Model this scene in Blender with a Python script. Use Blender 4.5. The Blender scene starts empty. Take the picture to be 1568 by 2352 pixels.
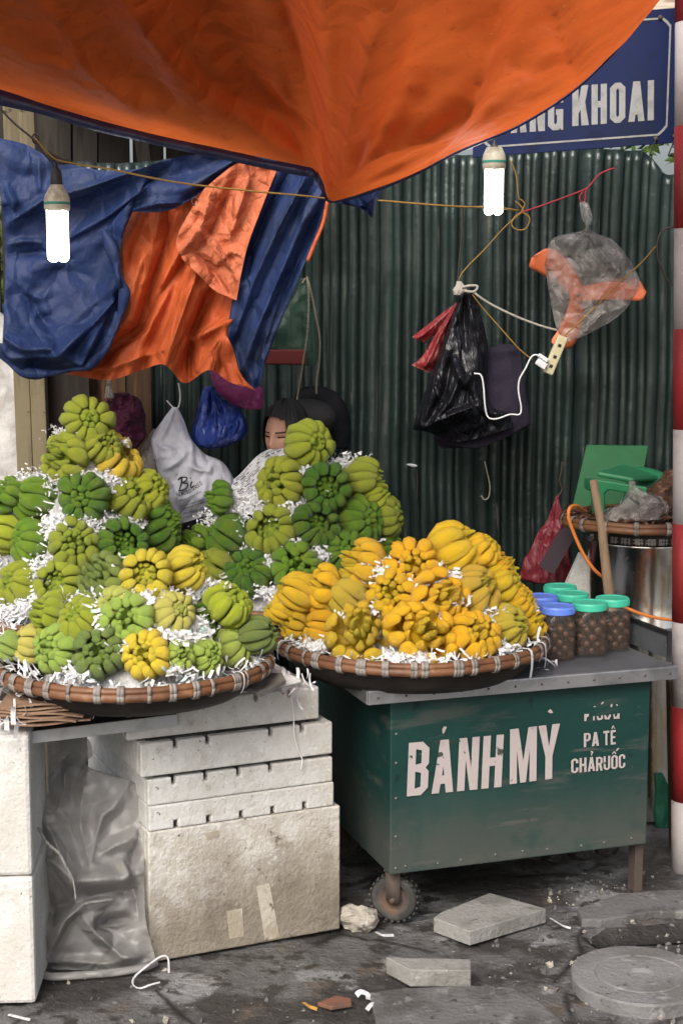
import bpy, bmesh, math, random
from mathutils import Vector as V, Matrix, noise, Quaternion
C = bpy.context.scene
COL = C.collection
rnd = random.Random(11)
R = math.radians
# ------------------------------------------------------------------ camera
# S coordinates: the photograph measured on a 1568 x 2352 grid
F, CX, CY, H = 3600.0, 784.0, 1176.0, 1.9
PITCH = math.atan(476 / F)
cd = bpy.data.cameras.new('camera'); co = bpy.data.objects.new('camera', cd); COL.objects.link(co)
co.location = (0, 0, H); co.rotation_euler = (math.pi / 2 - PITCH, 0, 0)
cd.sensor_width = 36; cd.lens = 36 * F / 2352; cd.clip_end = 500; cd.clip_start = .05
C.camera = co
# ------------------------------------------------------------------ sky, sun, exposure
SUN_EL, SUN_AZ = R(40), R(200)
w = bpy.data.worlds.new('World'); C.world = w; w.use_nodes = True
nt = w.node_tree; nt.nodes.clear()
sk = nt.nodes.new('ShaderNodeTexSky'); sk.sky_type = 'NISHITA'; sk.sun_disc = False
sk.sun_elevation = SUN_EL; sk.sun_rotation = SUN_AZ; sk.dust_density = 6; sk.air_density = 1.0; sk.ozone_density = .6
hs = nt.nodes.new('ShaderNodeHueSaturation'); hs.inputs['Saturation'].default_value = .62
bg = nt.nodes.new('ShaderNodeBackground'); bg.inputs[1].default_value = .115
wo = nt.nodes.new('ShaderNodeOutputWorld')
nt.links.new(sk.outputs[0], hs.inputs['Color']); nt.links.new(hs.outputs[0], bg.inputs[0]); nt.links.new(bg.outputs[0], wo.inputs[0])
sd = bpy.data.lights.new('sun', 'SUN'); so = bpy.data.objects.new('sun', sd); COL.objects.link(so)
sd.energy = 1.8; sd.angle = R(32); sd.color = (1, .97, .925)
sdir = V((math.sin(SUN_AZ) * math.cos(SUN_EL), math.cos(SUN_AZ) * math.cos(SUN_EL), math.sin(SUN_EL)))
so.rotation_euler = (-sdir).to_track_quat('-Z', 'Y').to_euler(); so.location = (0, -5, 12)
C.view_settings.view_transform = 'Standard'; C.view_settings.look = 'None'; C.view_settings.exposure = 0.62; C.view_settings.gamma = 1

# ------------------------------------------------------------------ picture -> world
FW = V((0, math.cos(PITCH), -math.sin(PITCH))); UP = V((0, math.sin(PITCH), math.cos(PITCH))); RT = V((1, 0, 0)); CAM = V((0, 0, H))
def ray(x, y): return FW + RT * ((x - CX) / F) + UP * ((CY - y) / F)
def P(x, y, Y): d = ray(x, y); return CAM + d * (Y / d.y)
def PZ(x, y, z): d = ray(x, y); return CAM + d * ((z - H) / d.z)
def PP(x, y, o, n): d = ray(x, y); return CAM + d * ((o - CAM).dot(n) / d.dot(n))
def pxm(Y): return F / (Y * 1.01)
def lerp(a, b, t): return a + (b - a) * t
def sm(t): t = max(0, min(1, t)); return t * t * (3 - 2 * t)
def crv(pts, n):
    """Catmull-Rom resample of a polyline to n points"""
    pts = [V(p) for p in pts]; out = []; m = len(pts) - 1
    for i in range(n):
        t = i / (n - 1) * m; k = min(int(t), m - 1); f = t - k
        a, b, c, d = pts[max(k - 1, 0)], pts[k], pts[k + 1], pts[min(k + 2, m)]
        out.append(.5 * ((2 * b) + (c - a) * f + (2 * a - 5 * b + 4 * c - d) * f * f + (3 * b - a - 3 * c + d) * f ** 3))
    return out
# ------------------------------------------------------------------ materials
def N(t, ty, **k):
    n = t.nodes.new(ty)
    for a, b in k.items(): setattr(n, a, b)
    return n
def setin(n, **k):
    for a, b in k.items(): n.inputs[a.replace('_', ' ')].default_value = b
def noise_fac(t, scale, lo, hi, detail=6, stretch=None, rough=.6, rand=False):
    tc = N(t, 'ShaderNodeTexCoord'); src = tc.outputs['Object']
    if stretch:
        mp = N(t, 'ShaderNodeMapping'); mp.inputs['Scale'].default_value = stretch; t.links.new(src, mp.inputs[0]); src = mp.outputs[0]
    nz = N(t, 'ShaderNodeTexNoise'); setin(nz, Scale=scale, Detail=detail, Roughness=rough)
    if rand:
        nz.noise_dimensions = '4D'; oi = N(t, 'ShaderNodeObjectInfo'); mm = N(t, 'ShaderNodeMath', operation='MULTIPLY'); mm.inputs[1].default_value = 50
        t.links.new(oi.outputs['Random'], mm.inputs[0]); t.links.new(mm.outputs[0], nz.inputs['W'])
    t.links.new(src, nz.inputs['Vector'])
    mr = N(t, 'ShaderNodeMapRange'); mr.interpolation_type = 'SMOOTHSTEP'; setin(mr, From_Min=lo, From_Max=hi); t.links.new(nz.outputs['Fac'], mr.inputs['Value'])
    return mr.outputs[0], nz.outputs['Fac']
def mixc(t, fac, a, b):
    m = N(t, 'ShaderNodeMix', data_type='RGBA')
    for s, i in ((fac, 0), (a, 6), (b, 7)):
        if hasattr(s, 'links') or hasattr(s, 'is_linked'): t.links.new(s, m.inputs[i])
        else: m.inputs[i].default_value = s if i == 0 else (*s, 1)[:4]
    return m.outputs[2]
def vor_edge(t, scale, warp, stretch=None):
    tc = N(t, 'ShaderNodeTexCoord'); src = tc.outputs['Object']
    if stretch: mp = N(t, 'ShaderNodeMapping'); mp.inputs['Scale'].default_value = stretch; t.links.new(src, mp.inputs[0]); src = mp.outputs[0]
    nzn = N(t, 'ShaderNodeTexNoise'); setin(nzn, Scale=scale * .9, Detail=3); t.links.new(src, nzn.inputs['Vector'])
    ma = N(t, 'ShaderNodeMix', data_type='VECTOR'); ma.inputs[0].default_value = warp * .3; t.links.new(src, ma.inputs[4]); t.links.new(nzn.outputs['Color'], ma.inputs[5])
    vo = N(t, 'ShaderNodeTexVoronoi', feature='DISTANCE_TO_EDGE'); vo.inputs['Scale'].default_value = scale; t.links.new(ma.outputs[1], vo.inputs['Vector']); return vo.outputs['Distance']
def mat(name, col, rough=.6, layers=(), bump=0, bscale=60, bstretch=None, metal=0, spec=.5, translucent=0, alpha=1, emit=None, coat=0, transmission=0, rvar=0, ior=1.45, crinkle=None, cracks=None):
    """layers: (colour, scale, lo, hi, stretch) noise layers over the base colour"""
    m = bpy.data.materials.new(name); m.use_nodes = True; t = m.node_tree; b = t.nodes['Principled BSDF']; out = t.nodes['Material Output']
    c = col; f = None
    for L in layers:
        f, _ = noise_fac(t, L[1], L[2], L[3], stretch=L[4] if len(L) > 4 else None)
        if not isinstance(c, tuple): c = mixc(t, f, c, L[0])
        else: c = mixc(t, f, c, L[0])
    if cracks: # (scale, width, colour): thin dark lines
        e = vor_edge(t, cracks[0], .35); mr = N(t, 'ShaderNodeMapRange'); setin(mr, From_Min=0, From_Max=cracks[1], To_Min=1, To_Max=0); t.links.new(e, mr.inputs['Value'])
        g, _ = noise_fac(t, cracks[0] * 1.3, .46, .56); mu = N(t, 'ShaderNodeMath', operation='MULTIPLY'); t.links.new(mr.outputs[0], mu.inputs[0]); t.links.new(g, mu.inputs[1]); c = mixc(t, mu.outputs[0], c, cracks[2])
    if isinstance(c, tuple): b.inputs['Base Color'].default_value = (*c, 1)
    else: t.links.new(c, b.inputs['Base Color'])
    setin(b, Roughness=rough, Metallic=metal, IOR=ior); b.inputs['Specular IOR Level'].default_value = spec; b.inputs['Coat Weight'].default_value = coat
    b.inputs['Transmission Weight'].default_value = transmission
    if rvar and f is not None:
        mr = N(t, 'ShaderNodeMapRange'); setin(mr, To_Min=rough, To_Max=rough + rvar); t.links.new(f, mr.inputs['Value']); t.links.new(mr.outputs[0], b.inputs['Roughness'])
    if bump:
        _, h = noise_fac(t, bscale, 0, 1, detail=8, stretch=bstretch); bp = N(t, 'ShaderNodeBump'); setin(bp, Strength=1, Distance=bump); t.links.new(h, bp.inputs['Height']); t.links.new(bp.outputs[0], b.inputs['Normal'])
    if crinkle: # (scale, depth, stretch): sharp-edged facets of creased film
        e = vor_edge(t, crinkle[0], .25, crinkle[2] if len(crinkle) > 2 else None); mr = N(t, 'ShaderNodeMapRange'); setin(mr, From_Min=0, From_Max=.45); t.links.new(e, mr.inputs['Value'])
        b2 = N(t, 'ShaderNodeBump'); setin(b2, Strength=1, Distance=crinkle[1]); t.links.new(mr.outputs[0], b2.inputs['Height'])
        if b.inputs['Normal'].links: t.links.new(b.inputs['Normal'].links[0].from_socket, b2.inputs['Normal'])
        t.links.new(b2.outputs[0], b.inputs['Normal'])
    if emit: b.inputs['Emission Color'].default_value = (*emit[0], 1); b.inputs['Emission Strength'].default_value = emit[1]
    sh = b.outputs[0]
    if translucent:
        tr = N(t, 'ShaderNodeBsdfTranslucent'); mx = N(t, 'ShaderNodeMixShader'); mx.inputs[0].default_value = translucent
        if isinstance(c, tuple): tr.inputs[0].default_value = (*c, 1)
        else: t.links.new(c, tr.inputs[0])
        t.links.new(sh, mx.inputs[1]); t.links.new(tr.outputs[0], mx.inputs[2]); sh = mx.outputs[0]
    if alpha < 1:
        tp = N(t, 'ShaderNodeBsdfTransparent'); mx = N(t, 'ShaderNodeMixShader'); mx.inputs[0].default_value = alpha
        t.links.new(tp.outputs[0], mx.inputs[1]); t.links.new(sh, mx.inputs[2]); sh = mx.outputs[0]
    t.links.new(sh, out.inputs[0])
    return m
def fruit_mat(name, inner, amt, blotch):
    m = bpy.data.materials.new(name); m.use_nodes = True; t = m.node_tree; b = t.nodes['Principled BSDF']
    oi = N(t, 'ShaderNodeObjectInfo'); at = N(t, 'ShaderNodeAttribute', attribute_name='k')
    f, _ = noise_fac(t, 1.6, .42, .66, rand=True)
    mf = N(t, 'ShaderNodeMath', operation='MULTIPLY'); mf.inputs[1].default_value = .22; t.links.new(f, mf.inputs[0]); c = mixc(t, mf.outputs[0], oi.outputs['Color'], blotch)
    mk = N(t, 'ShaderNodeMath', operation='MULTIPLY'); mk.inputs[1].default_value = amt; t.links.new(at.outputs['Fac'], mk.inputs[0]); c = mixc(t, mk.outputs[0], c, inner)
    f2, _ = noise_fac(t, 9, .64, .72, rand=True); m2 = N(t, 'ShaderNodeMath', operation='MULTIPLY'); m2.inputs[1].default_value = .38; t.links.new(f2, m2.inputs[0]); c = mixc(t, m2.outputs[0], c, (.16, .11, .03))
    t.links.new(c, b.inputs['Base Color']); setin(b, Roughness=.30); b.inputs['Specular IOR Level'].default_value = .5
    b.inputs['Subsurface Weight'].default_value = 0
    _, h = noise_fac(t, 26, 0, 1, detail=5); bp = N(t, 'ShaderNodeBump'); setin(bp, Strength=.6, Distance=.09); t.links.new(h, bp.inputs['Height']); t.links.new(bp.outputs[0], b.inputs['Normal'])
    return m
M = {}
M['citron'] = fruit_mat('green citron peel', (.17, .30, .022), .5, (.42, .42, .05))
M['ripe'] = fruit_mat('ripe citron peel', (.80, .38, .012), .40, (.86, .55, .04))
M['orange_tarp'] = mat('orange tarpaulin', (.84, .17, .036), .6, [((.74, .135, .028), 2.2, .4, .7), ((.64, .105, .022), 30, .58, .74, (1, 1, .25)), ((.88, .24, .065), 60, .64, .72, (1, 1, .3))], bump=.003, bscale=45, spec=.18, translucent=.52, crinkle=(9, .012, (1, 1, .4)))
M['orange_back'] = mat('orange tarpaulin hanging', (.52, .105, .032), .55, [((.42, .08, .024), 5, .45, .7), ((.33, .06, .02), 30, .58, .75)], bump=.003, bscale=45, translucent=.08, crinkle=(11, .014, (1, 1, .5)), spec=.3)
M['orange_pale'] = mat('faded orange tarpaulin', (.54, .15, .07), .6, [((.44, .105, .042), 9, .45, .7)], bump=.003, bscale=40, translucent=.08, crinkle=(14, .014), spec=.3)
M['blue_tarp'] = mat('blue tarpaulin', (0.0153, 0.0306, 0.1003), .55, [((0.0204, 0.0340, 0.0850), 5, .45, .65), ((0.0467, 0.0510, 0.0723), 3.3, .56, .75), ((0.0102, 0.0213, 0.0723), 40, .55, .7)], bump=.003, bscale=60, translucent=.08, crinkle=(9, .016, (1, 1, .6)), spec=.3)
M['navy'] = mat('navy hem', (.014, .018, .07), .35, [((.03, .035, .1), 12, .5, .7)], bump=.004, bscale=40)
M['wall_green'] = mat('green corrugated paint', (0.0175, 0.0331, 0.0296), .30, [((0.0095, 0.0175, 0.0157), 2.2, .42, .62, (0.8712, 0.8712, 0.2613)), ((0.0505, 0.0592, 0.0540), 6, .54, .70, (2.6138, 0.8712, 0.1917)), ((0.0784, 0.0828, 0.0741), 16, .62, .72, (2.6138, 0.8712, 0.2178)), ((0.0305, 0.0226, 0.0157), 7, .66, .76, (2, 1, .6))], bump=.008, bscale=7, metal=.3, spec=.8, rvar=.25)
M['foam'] = mat('dirty white foam', (.60, .595, .58), .85, [((.48, .455, .41), 3.2, .48, .72), ((.36, .325, .27), 10, .60, .74), ((.53, .52, .49), 28, .47, .6), ((.09, .07, .05), 26, .67, .71), ((.66, .66, .655), 36, .6, .68), ((.30, .26, .2), 70, .65, .70)], bump=.004, bscale=80)
M['foam_dirty'] = mat('grimy white foam', (.57, .55, .51), .88, [((.42, .385, .325), 2.6, .44, .66), ((.28, .24, .185), 7, .56, .72), ((.47, .44, .385), 22, .46, .60), ((.10, .08, .055), 14, .64, .70), ((.64, .625, .59), 30, .60, .68), ((.09, .07, .05), 55, .65, .70)], bump=.006, bscale=70)
M['cart_green'] = mat('dark green cart paint', (0.0062, 0.0359, 0.0320), .48, [((0.0094, 0.0468, 0.0406), 3, .45, .65), ((0.0429, 0.0585, 0.0515), 5, .54, .66, (.5, 1, 2.6)), ((0.0702, 0.0468, 0.0312), 6, .66, .76, (.4, 1, 2.5)), ((0.0585, 0.0702, 0.0624), 14, .62, .68, (.25, 1, 3)), ((0.1560, 0.1560, 0.1404), 46, .69, .73), ((0.0031, 0.0172, 0.0156), 18, .62, .7)], bump=.002, bscale=30)
def dusty(m, lo=.06, hi=.34, amt=.62, wob=.34, ca=(.070, .068, .058), cb=(.032, .052, .044), ns=3.5):
    """dirt splashed up from the ground: noise against the height on the thing itself"""
    t = m.node_tree; b = t.nodes['Principled BSDF']; lk = b.inputs['Base Color'].links[0]; src = lk.from_socket
    tc = N(t, 'ShaderNodeTexCoord'); sp_ = N(t, 'ShaderNodeSeparateXYZ'); t.links.new(tc.outputs['Object'], sp_.inputs[0])
    _, f = noise_fac(t, ns, 0, 1, detail=9, rough=.7); ad = N(t, 'ShaderNodeMath', operation='MULTIPLY_ADD'); ad.inputs[1].default_value = -wob; t.links.new(f, ad.inputs[0]); t.links.new(sp_.outputs['Z'], ad.inputs[2])
    mr = N(t, 'ShaderNodeMapRange'); mr.interpolation_type = 'SMOOTHSTEP'; setin(mr, From_Min=lo, From_Max=hi, To_Min=amt, To_Max=0); t.links.new(ad.outputs[0], mr.inputs['Value'])
    f2, _ = noise_fac(t, 7, .45, .68); d = mixc(t, f2, ca, cb); c = mixc(t, mr.outputs[0], src, d); t.links.new(c, b.inputs['Base Color'])
    mr2 = N(t, 'ShaderNodeMapRange'); setin(mr2, To_Min=.45, To_Max=.8); t.links.new(mr.outputs[0], mr2.inputs['Value']); t.links.new(mr2.outputs[0], b.inputs['Roughness'])
dusty(M['cart_green'])
M['paint_white'] = mat('worn white lettering', (.40, .35, .345), .6, [((.34, .285, .28), 9, .5, .7), ((.05, .05, .04), 16, .645, .675), ((.010, .05, .04), 34, .65, .68), ((.10, .06, .045), 5, .66, .70)])
M['steel'] = mat('scratched steel sheet', (.55, .55, .56), .34, [((.3, .3, .31), 5, .45, .7), ((.28, .2, .14), 12, .64, .75)], metal=.85, bump=.002, bscale=25, rvar=.3)
M['steel_dull'] = mat('dull steel counter', (.17, .18, .20), .42, [((.11, .12, .13), 6, .45, .7), ((.25, .24, .22), 24, .6, .7)], metal=.5, bump=.001, bscale=40, rvar=.2)
M['mirror_steel'] = mat('polished steel drum', (.72, .70, .66), .16, [((.5, .40, .22), 5, .5, .7, (3, 3, .4)), ((.25, .23, .2), 14, .66, .75)], metal=1, bump=.003, bscale=5, rvar=.25)
M['rust'] = mat('rusty iron', (.085, .066, .055), .75, [((.13, .08, .05), 12, .5, .7)], bump=.003, bscale=60, metal=.3)
M['black_iron'] = mat('black iron', (.022, .024, .028), .4, [((.06, .065, .07), 14, .5, .7)], metal=.4)
M['paper_dirty'] = mat('trodden paper', (.56, .56, .58), .85, [((.40, .39, .38), 40, .5, .65)])
M['drain'] = mat('drain cover concrete', (.185, .185, .187), .85, [((.13, .125, .12), 5, .45, .62), ((.24, .24, .24), 18, .58, .68), ((.07, .065, .06), 26, .61, .69)], bump=.007, bscale=55)
M['rivet'] = mat('dusty rivets', (.13, .135, .115), .7)
M['rubber'] = mat('black rubber', (.030, .029, .028), .8, [((.075, .07, .064), 14, .45, .7)])
M['ground'] = mat('worn wet concrete', (.118, .116, .114), .58, [((.046, .042, .040), 2.3, .46, .57), ((.23, .23, .232), 2.9, .55, .62), ((.105, .086, .070), 5, .57, .68), ((.044, .040, .036), 13, .54, .62), ((.30, .30, .30), 45, .66, .71), ((.02, .018, .016), 60, .65, .70)], bump=.018, bscale=34, rvar=.2, spec=.4, cracks=(2.6, .035, (.018, .016, .014)))
M['mud'] = mat('dark mud', (.022, .020, .018), .55, [((.045, .04, .036), 12, .5, .65)], bump=.02, bscale=30)
M['concrete'] = mat('pale concrete', (0.2550, 0.2507, 0.2380), .85, [((0.1700, 0.1658, 0.1530), 9, .45, .65), ((0.0935, 0.0892, 0.0808), 26, .60, .7), ((0.3230, 0.3187, 0.3060), 40, .6, .7)], bump=.007, bscale=60)
M['concrete_mid'] = mat('grey concrete', (0.1296, 0.1283, 0.1264), .85, [((0.0778, 0.0745, 0.0713), 5, .45, .6), ((0.1879, 0.1847, 0.1814), 16, .58, .68), ((0.0454, 0.0415, 0.0376), 26, .62, .7)], bump=.009, bscale=55)
M['rock'] = mat('rubble rock', (.36, .33, .28), .9, [((.14, .12, .1), 14, .48, .66), ((.52, .5, .46), 22, .55, .7)], bump=.02, bscale=30)
M['paper'] = mat('white paper shreds', (.84, .84, .85), .85, [((.72, .72, .77), 20, .5, .7)], translucent=.25)
M['paper_core'] = mat('packed paper', (.66, .66, .67), .9, [((.42, .42, .42), 40, .45, .65)], bump=.03, bscale=30)
M['paper_mint'] = mat('mint paper shreds', (.55, .74, .7), .85, translucent=.2)
def basket_mat(name, a, b):
    m = mat(name, a, .7); t = m.node_tree; bs = t.nodes['Principled BSDF']
    tc = N(t, 'ShaderNodeTexCoord'); br = N(t, 'ShaderNodeTexBrick'); mp = N(t, 'ShaderNodeMapping'); mp.inputs['Rotation'].default_value = (0, 0, R(35))
    setin(br, Scale=1.0, Mortar_Size=.08, Brick_Width=.35, Row_Height=.16); br.inputs['Color1'].default_value = (*a, 1); br.inputs['Color2'].default_value = (*b, 1); br.inputs['Mortar'].default_value = (.012, .008, .006, 1)
    mp.inputs['Scale'].default_value = (9, 9, 1)
    t.links.new(tc.outputs['UV'], mp.inputs[0]); t.links.new(mp.outputs[0], br.inputs['Vector'])
    f, _ = noise_fac(t, 9, .45, .7); c = mixc(t, f, br.outputs['Color'], (.03, .022, .016)); t.links.new(c, bs.inputs['Base Color'])
    bp = N(t, 'ShaderNodeBump'); setin(bp, Strength=1, Distance=.008); bp.invert = True; t.links.new(br.outputs['Fac'], bp.inputs['Height']); t.links.new(bp.outputs[0], bs.inputs['Normal'])
    return m
M['weave'] = basket_mat('dark basket weave', (0.2090, 0.1482, 0.0950), (0.1045, 0.0722, 0.0494))
M['bamboo'] = mat('bamboo rim', (0.1600, 0.0704, 0.0304), .5, [((0.0960, 0.0384, 0.0176), 10, .45, .65), ((0.2400, 0.1200, 0.0560), 22, .56, .7)], bump=.002, bscale=40)
M['binding'] = mat('nylon binding', (0.2475, 0.2250, 0.2025), .6, [((0.1500, 0.1275, 0.1125), 30, .45, .65)])
M['wood_post'] = mat('old yellow timber', (0.1615, 0.1318, 0.0765), .75, [((0.1020, 0.0808, 0.0467), 6, .45, .65, (3.4000, 3.4000, 0.3400)), ((0.0340, 0.0255, 0.0170), 24, .64, .70)], bump=.003, bscale=30)
M['wood_brown'] = mat('brown boards', (.10, .05, .02), .75, [((.05, .026, .012), 7, .4, .65, (4, 1, .3)), ((.15, .08, .035), 16, .58, .7, (4, 1, .3))], bump=.003, bscale=30)
M['wood_dark'] = mat('dark boards', (.016, .012, .009), .85, [((.03, .024, .018), 9, .45, .65, (3, 1, .3))])
M['wood_stick'] = mat('weathered stick', (.26, .18, .11), .75, [((.17, .115, .07), 9, .45, .65, (4, 4, .4))], bump=.002, bscale=50)
M['bag_white'] = mat('white carrier plastic', (.78, .78, .84), .38, [((.58, .58, .66), 6, .45, .65)], bump=.006, bscale=14, translucent=.3, alpha=.84, crinkle=(8, .022, (1.3, 1, .7)))
M['bag_clear'] = mat('clear plastic', (.50, .47, .44), .2, [((.26, .235, .22), 9, .45, .62)], bump=.006, bscale=18, translucent=.2, alpha=.46, spec=1.0, crinkle=(11, .03))
M['bag_blue'] = mat('blue plastic', (.03, .07, .36), .25, [((.15, .20, .58), 13, .5, .64), ((.012, .02, .15), 7, .52, .7)], bump=.006, bscale=22, translucent=.25, alpha=.9, spec=.8, crinkle=(14, .02, (1.5, 1, .5)))
M['bag_red'] = mat('red plastic', (.24, .03, .045), .36, [((.34, .13, .15), 8, .5, .68), ((.11, .01, .018), 6, .52, .7)], bump=.004, bscale=22, translucent=.25, alpha=.85, crinkle=(16, .012, (1.5, 1, .4)))
M['bag_pink'] = mat('pinkish red plastic', (0.2890, 0.0298, 0.0340), .4, [((0.3570, 0.1445, 0.1403), 9, .45, .66, (3, 3, .6))], bump=.004, bscale=22, translucent=.25, crinkle=(18, .01, (1.2750, 0.8500, 0.3400)))
M['bag_black'] = mat('black plastic', (.007, .007, .010), .34, bump=.004, bscale=18, spec=.45, crinkle=(16, .012, (1.6, 1, .45)))
M['bag_green'] = mat('green plastic', (0.0066, 0.0385, 0.0193), .3, [((0.0275, 0.0715, 0.0468), 9, .52, .68, (4, 4, .5))], bump=.012, bscale=14, alpha=.42, spec=.6)
M['cloth_purple'] = mat('dark purple cloth', (0.0110, 0.0070, 0.0200), .85, bump=.003, bscale=60)
M['cloth_maroon'] = mat('maroon cloth', (.075, .006, .032), .75, [((.03, .003, .014), 9, .45, .65)], bump=.008, bscale=26, crinkle=(14, .03))
M['cloth_magenta'] = mat('magenta net bag', (.22, .025, .12), .6, [((.45, .16, .36), 10, .56, .7), ((.07, .008, .04), 7, .5, .7)], bump=.012, bscale=20)
M['leather'] = mat('black leather', (.005, .005, .007), .7, bump=.002, bscale=80, spec=.2)
M['brass'] = mat('pale gold chain', (.40, .34, .24), .4, metal=.8)
M['skin'] = mat('skin', (0.4760, 0.2550, 0.1700), .5, [((0.4250, 0.2040, 0.1360), 12, .5, .7)])
M['hair'] = mat('black hair', (.008, .007, .007), .45, bump=.003, bscale=90, bstretch=(6, 6, .5))
M['eye'] = mat('dark eye', (.012, .008, .007), .2)
M['brow'] = mat('dark brow', (.05, .03, .022), .8)
M['lip'] = mat('lips', (.42, .13, .11), .5)
M['jacket'] = mat('dark jacket', (.03, .032, .045), .85)
M['cyan_blue'] = mat('blue street sign enamel', (.0035, .0115, .060), .45, [((.005, .011, .042), 3, .45, .7), ((.003, .007, .034), 8, .55, .7)], spec=.3)
M['sign_white'] = mat('sign lettering', (0.2720, 0.2720, 0.2677), .5, [((0.2040, 0.2040, 0.1997), 20, .45, .65)])
M['lamp_base'] = mat('grimy lamp base', (.50, .46, .36), .6, [((.3, .27, .2), 25, .45, .65)])
M['lamp_black'] = mat('black lamp holder', (.03, .028, .026), .55)
M['lamp_green'] = mat('green lamp band', (.03, .22, .17), .5)
M['tube'] = mat('lit lamp tube', (1, 1, 1), .4, emit=((1, 1, 1), 11))
M['wire_y'] = mat('ochre cord', (.27, .15, .025), .6)
M['wire_dark'] = mat('dark cord', (.03, .022, .016), .6)
M['rope_red'] = mat('red string', (.32, .02, .035), .6)
M['rope_grey'] = mat('grey rope', (.33, .30, .26), .8)
M['cable_white'] = mat('white cable', (.72, .72, .72), .45)
M['hose_orange'] = mat('orange rope', (.72, .22, .045), .5)
M['beige'] = mat('beige plastic', (.52, .46, .29), .45)
M['fan_orange'] = mat('orange fan plastic', (.78, .19, .075), .35)
M['green_plastic'] = mat('green plastic stool', (0.0213, 0.1870, 0.0765), .35, [((0.0298, 0.2295, 0.1020), 6, .45, .7), ((0.0119, 0.1105, 0.0425), 12, .6, .7)])
M['green_board'] = mat('green plastic board', (0.0049, 0.0910, 0.0224), .45, [((0.0077, 0.1190, 0.0350), 4, .45, .7), ((0.0420, 0.0210, 0.0112), 7, .62, .72)])
M['sticker'] = mat('white sticker', (.6, .6, .62), .5, [((.12, .17, .5), 40, .5, .6)])
M['lid_teal'] = mat('teal plastic lid', (.06, .50, .33), .4)
M['lid_blue'] = mat('blue plastic lid', (.13, .24, .74), .4)
M['jar_glass'] = mat('clear jar plastic', (.22, .2, .18), .12, alpha=.14, spec=.8)
M['brown_syrup'] = mat('brown syrup', (0.0224, 0.0098, 0.0049), .2, [((0.0385, 0.0182, 0.0084), 10, .45, .65)], alpha=.55)
M['apricot'] = mat('brown preserved fruit', (0.0805, 0.0308, 0.0112), .4, [((0.0420, 0.0161, 0.0070), 10, .45, .65)])
M['dried'] = mat('dried brown strips', (.10, .045, .024), .5, [((.30, .17, .10), 30, .55, .66), ((.03, .014, .01), 18, .5, .65)], bump=.03, bscale=30)
M['pole_white'] = mat('white pole paint', (0.3910, 0.3570, 0.3570), .6, [((0.2720, 0.2380, 0.2295), 7, .5, .7), ((0.1360, 0.0850, 0.0680), 24, .66, .73)], bump=.002, bscale=30)
M['pole_red'] = mat('red pole paint', (.26, .020, .022), .5, [((.18, .018, .016), 6, .45, .65, (3, 3, .5)), ((.08, .016, .012), 20, .66, .73)], bump=.002, bscale=30)
M['sheet_grey'] = mat('grey plastic sheet', (.42, .41, .40), .32, [((.30, .29, .28), 4, .45, .65), ((.55, .55, .55), 9, .6, .72)], bump=.002, bscale=18, translucent=.35, alpha=.72, spec=.7, crinkle=(7, .02))
M['alu'] = mat('aluminium edge', (.50, .51, .52), .5, [((.40, .40, .40), 12, .5, .7)], metal=.05)
M['cardboard'] = mat('cardboard', (.24, .15, .095), .85, [((.15, .09, .06), 10, .45, .65)], bump=.004, bscale=50)
M['red_paper'] = mat('red paper', (0.1000, 0.0110, 0.0100), .8)
M['leafy'] = mat('leaves', (.10, .17, .035), .6, [((.05, .09, .02), 3, .45, .6)], translucent=.3)
M['bark'] = mat('bark', (.08, .06, .045), .9)
M['sackcloth'] = mat('white sack', (0.4960, 0.4800, 0.4560), .8, [((0.3360, 0.3120, 0.2880), 6, .45, .65)], bump=.02, bscale=9)
M['newsprint'] = mat('newsprint', (.60, .60, .61), .85)
M['print_ink'] = mat('printed ink', (.12, .12, .13), .8)
M['eave'] = mat('pale eave boards', (.55, .47, .38), .7, [((.35, .28, .2), 6, .45, .65, (1, 6, 6))])
M['ink'] = mat('black print', (.02, .02, .024), .5)
M['slate'] = mat('grey tile offcut', (.17, .16, .145), .7, [((.10, .095, .085), 16, .45, .65)], bump=.003, bscale=50)
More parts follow.
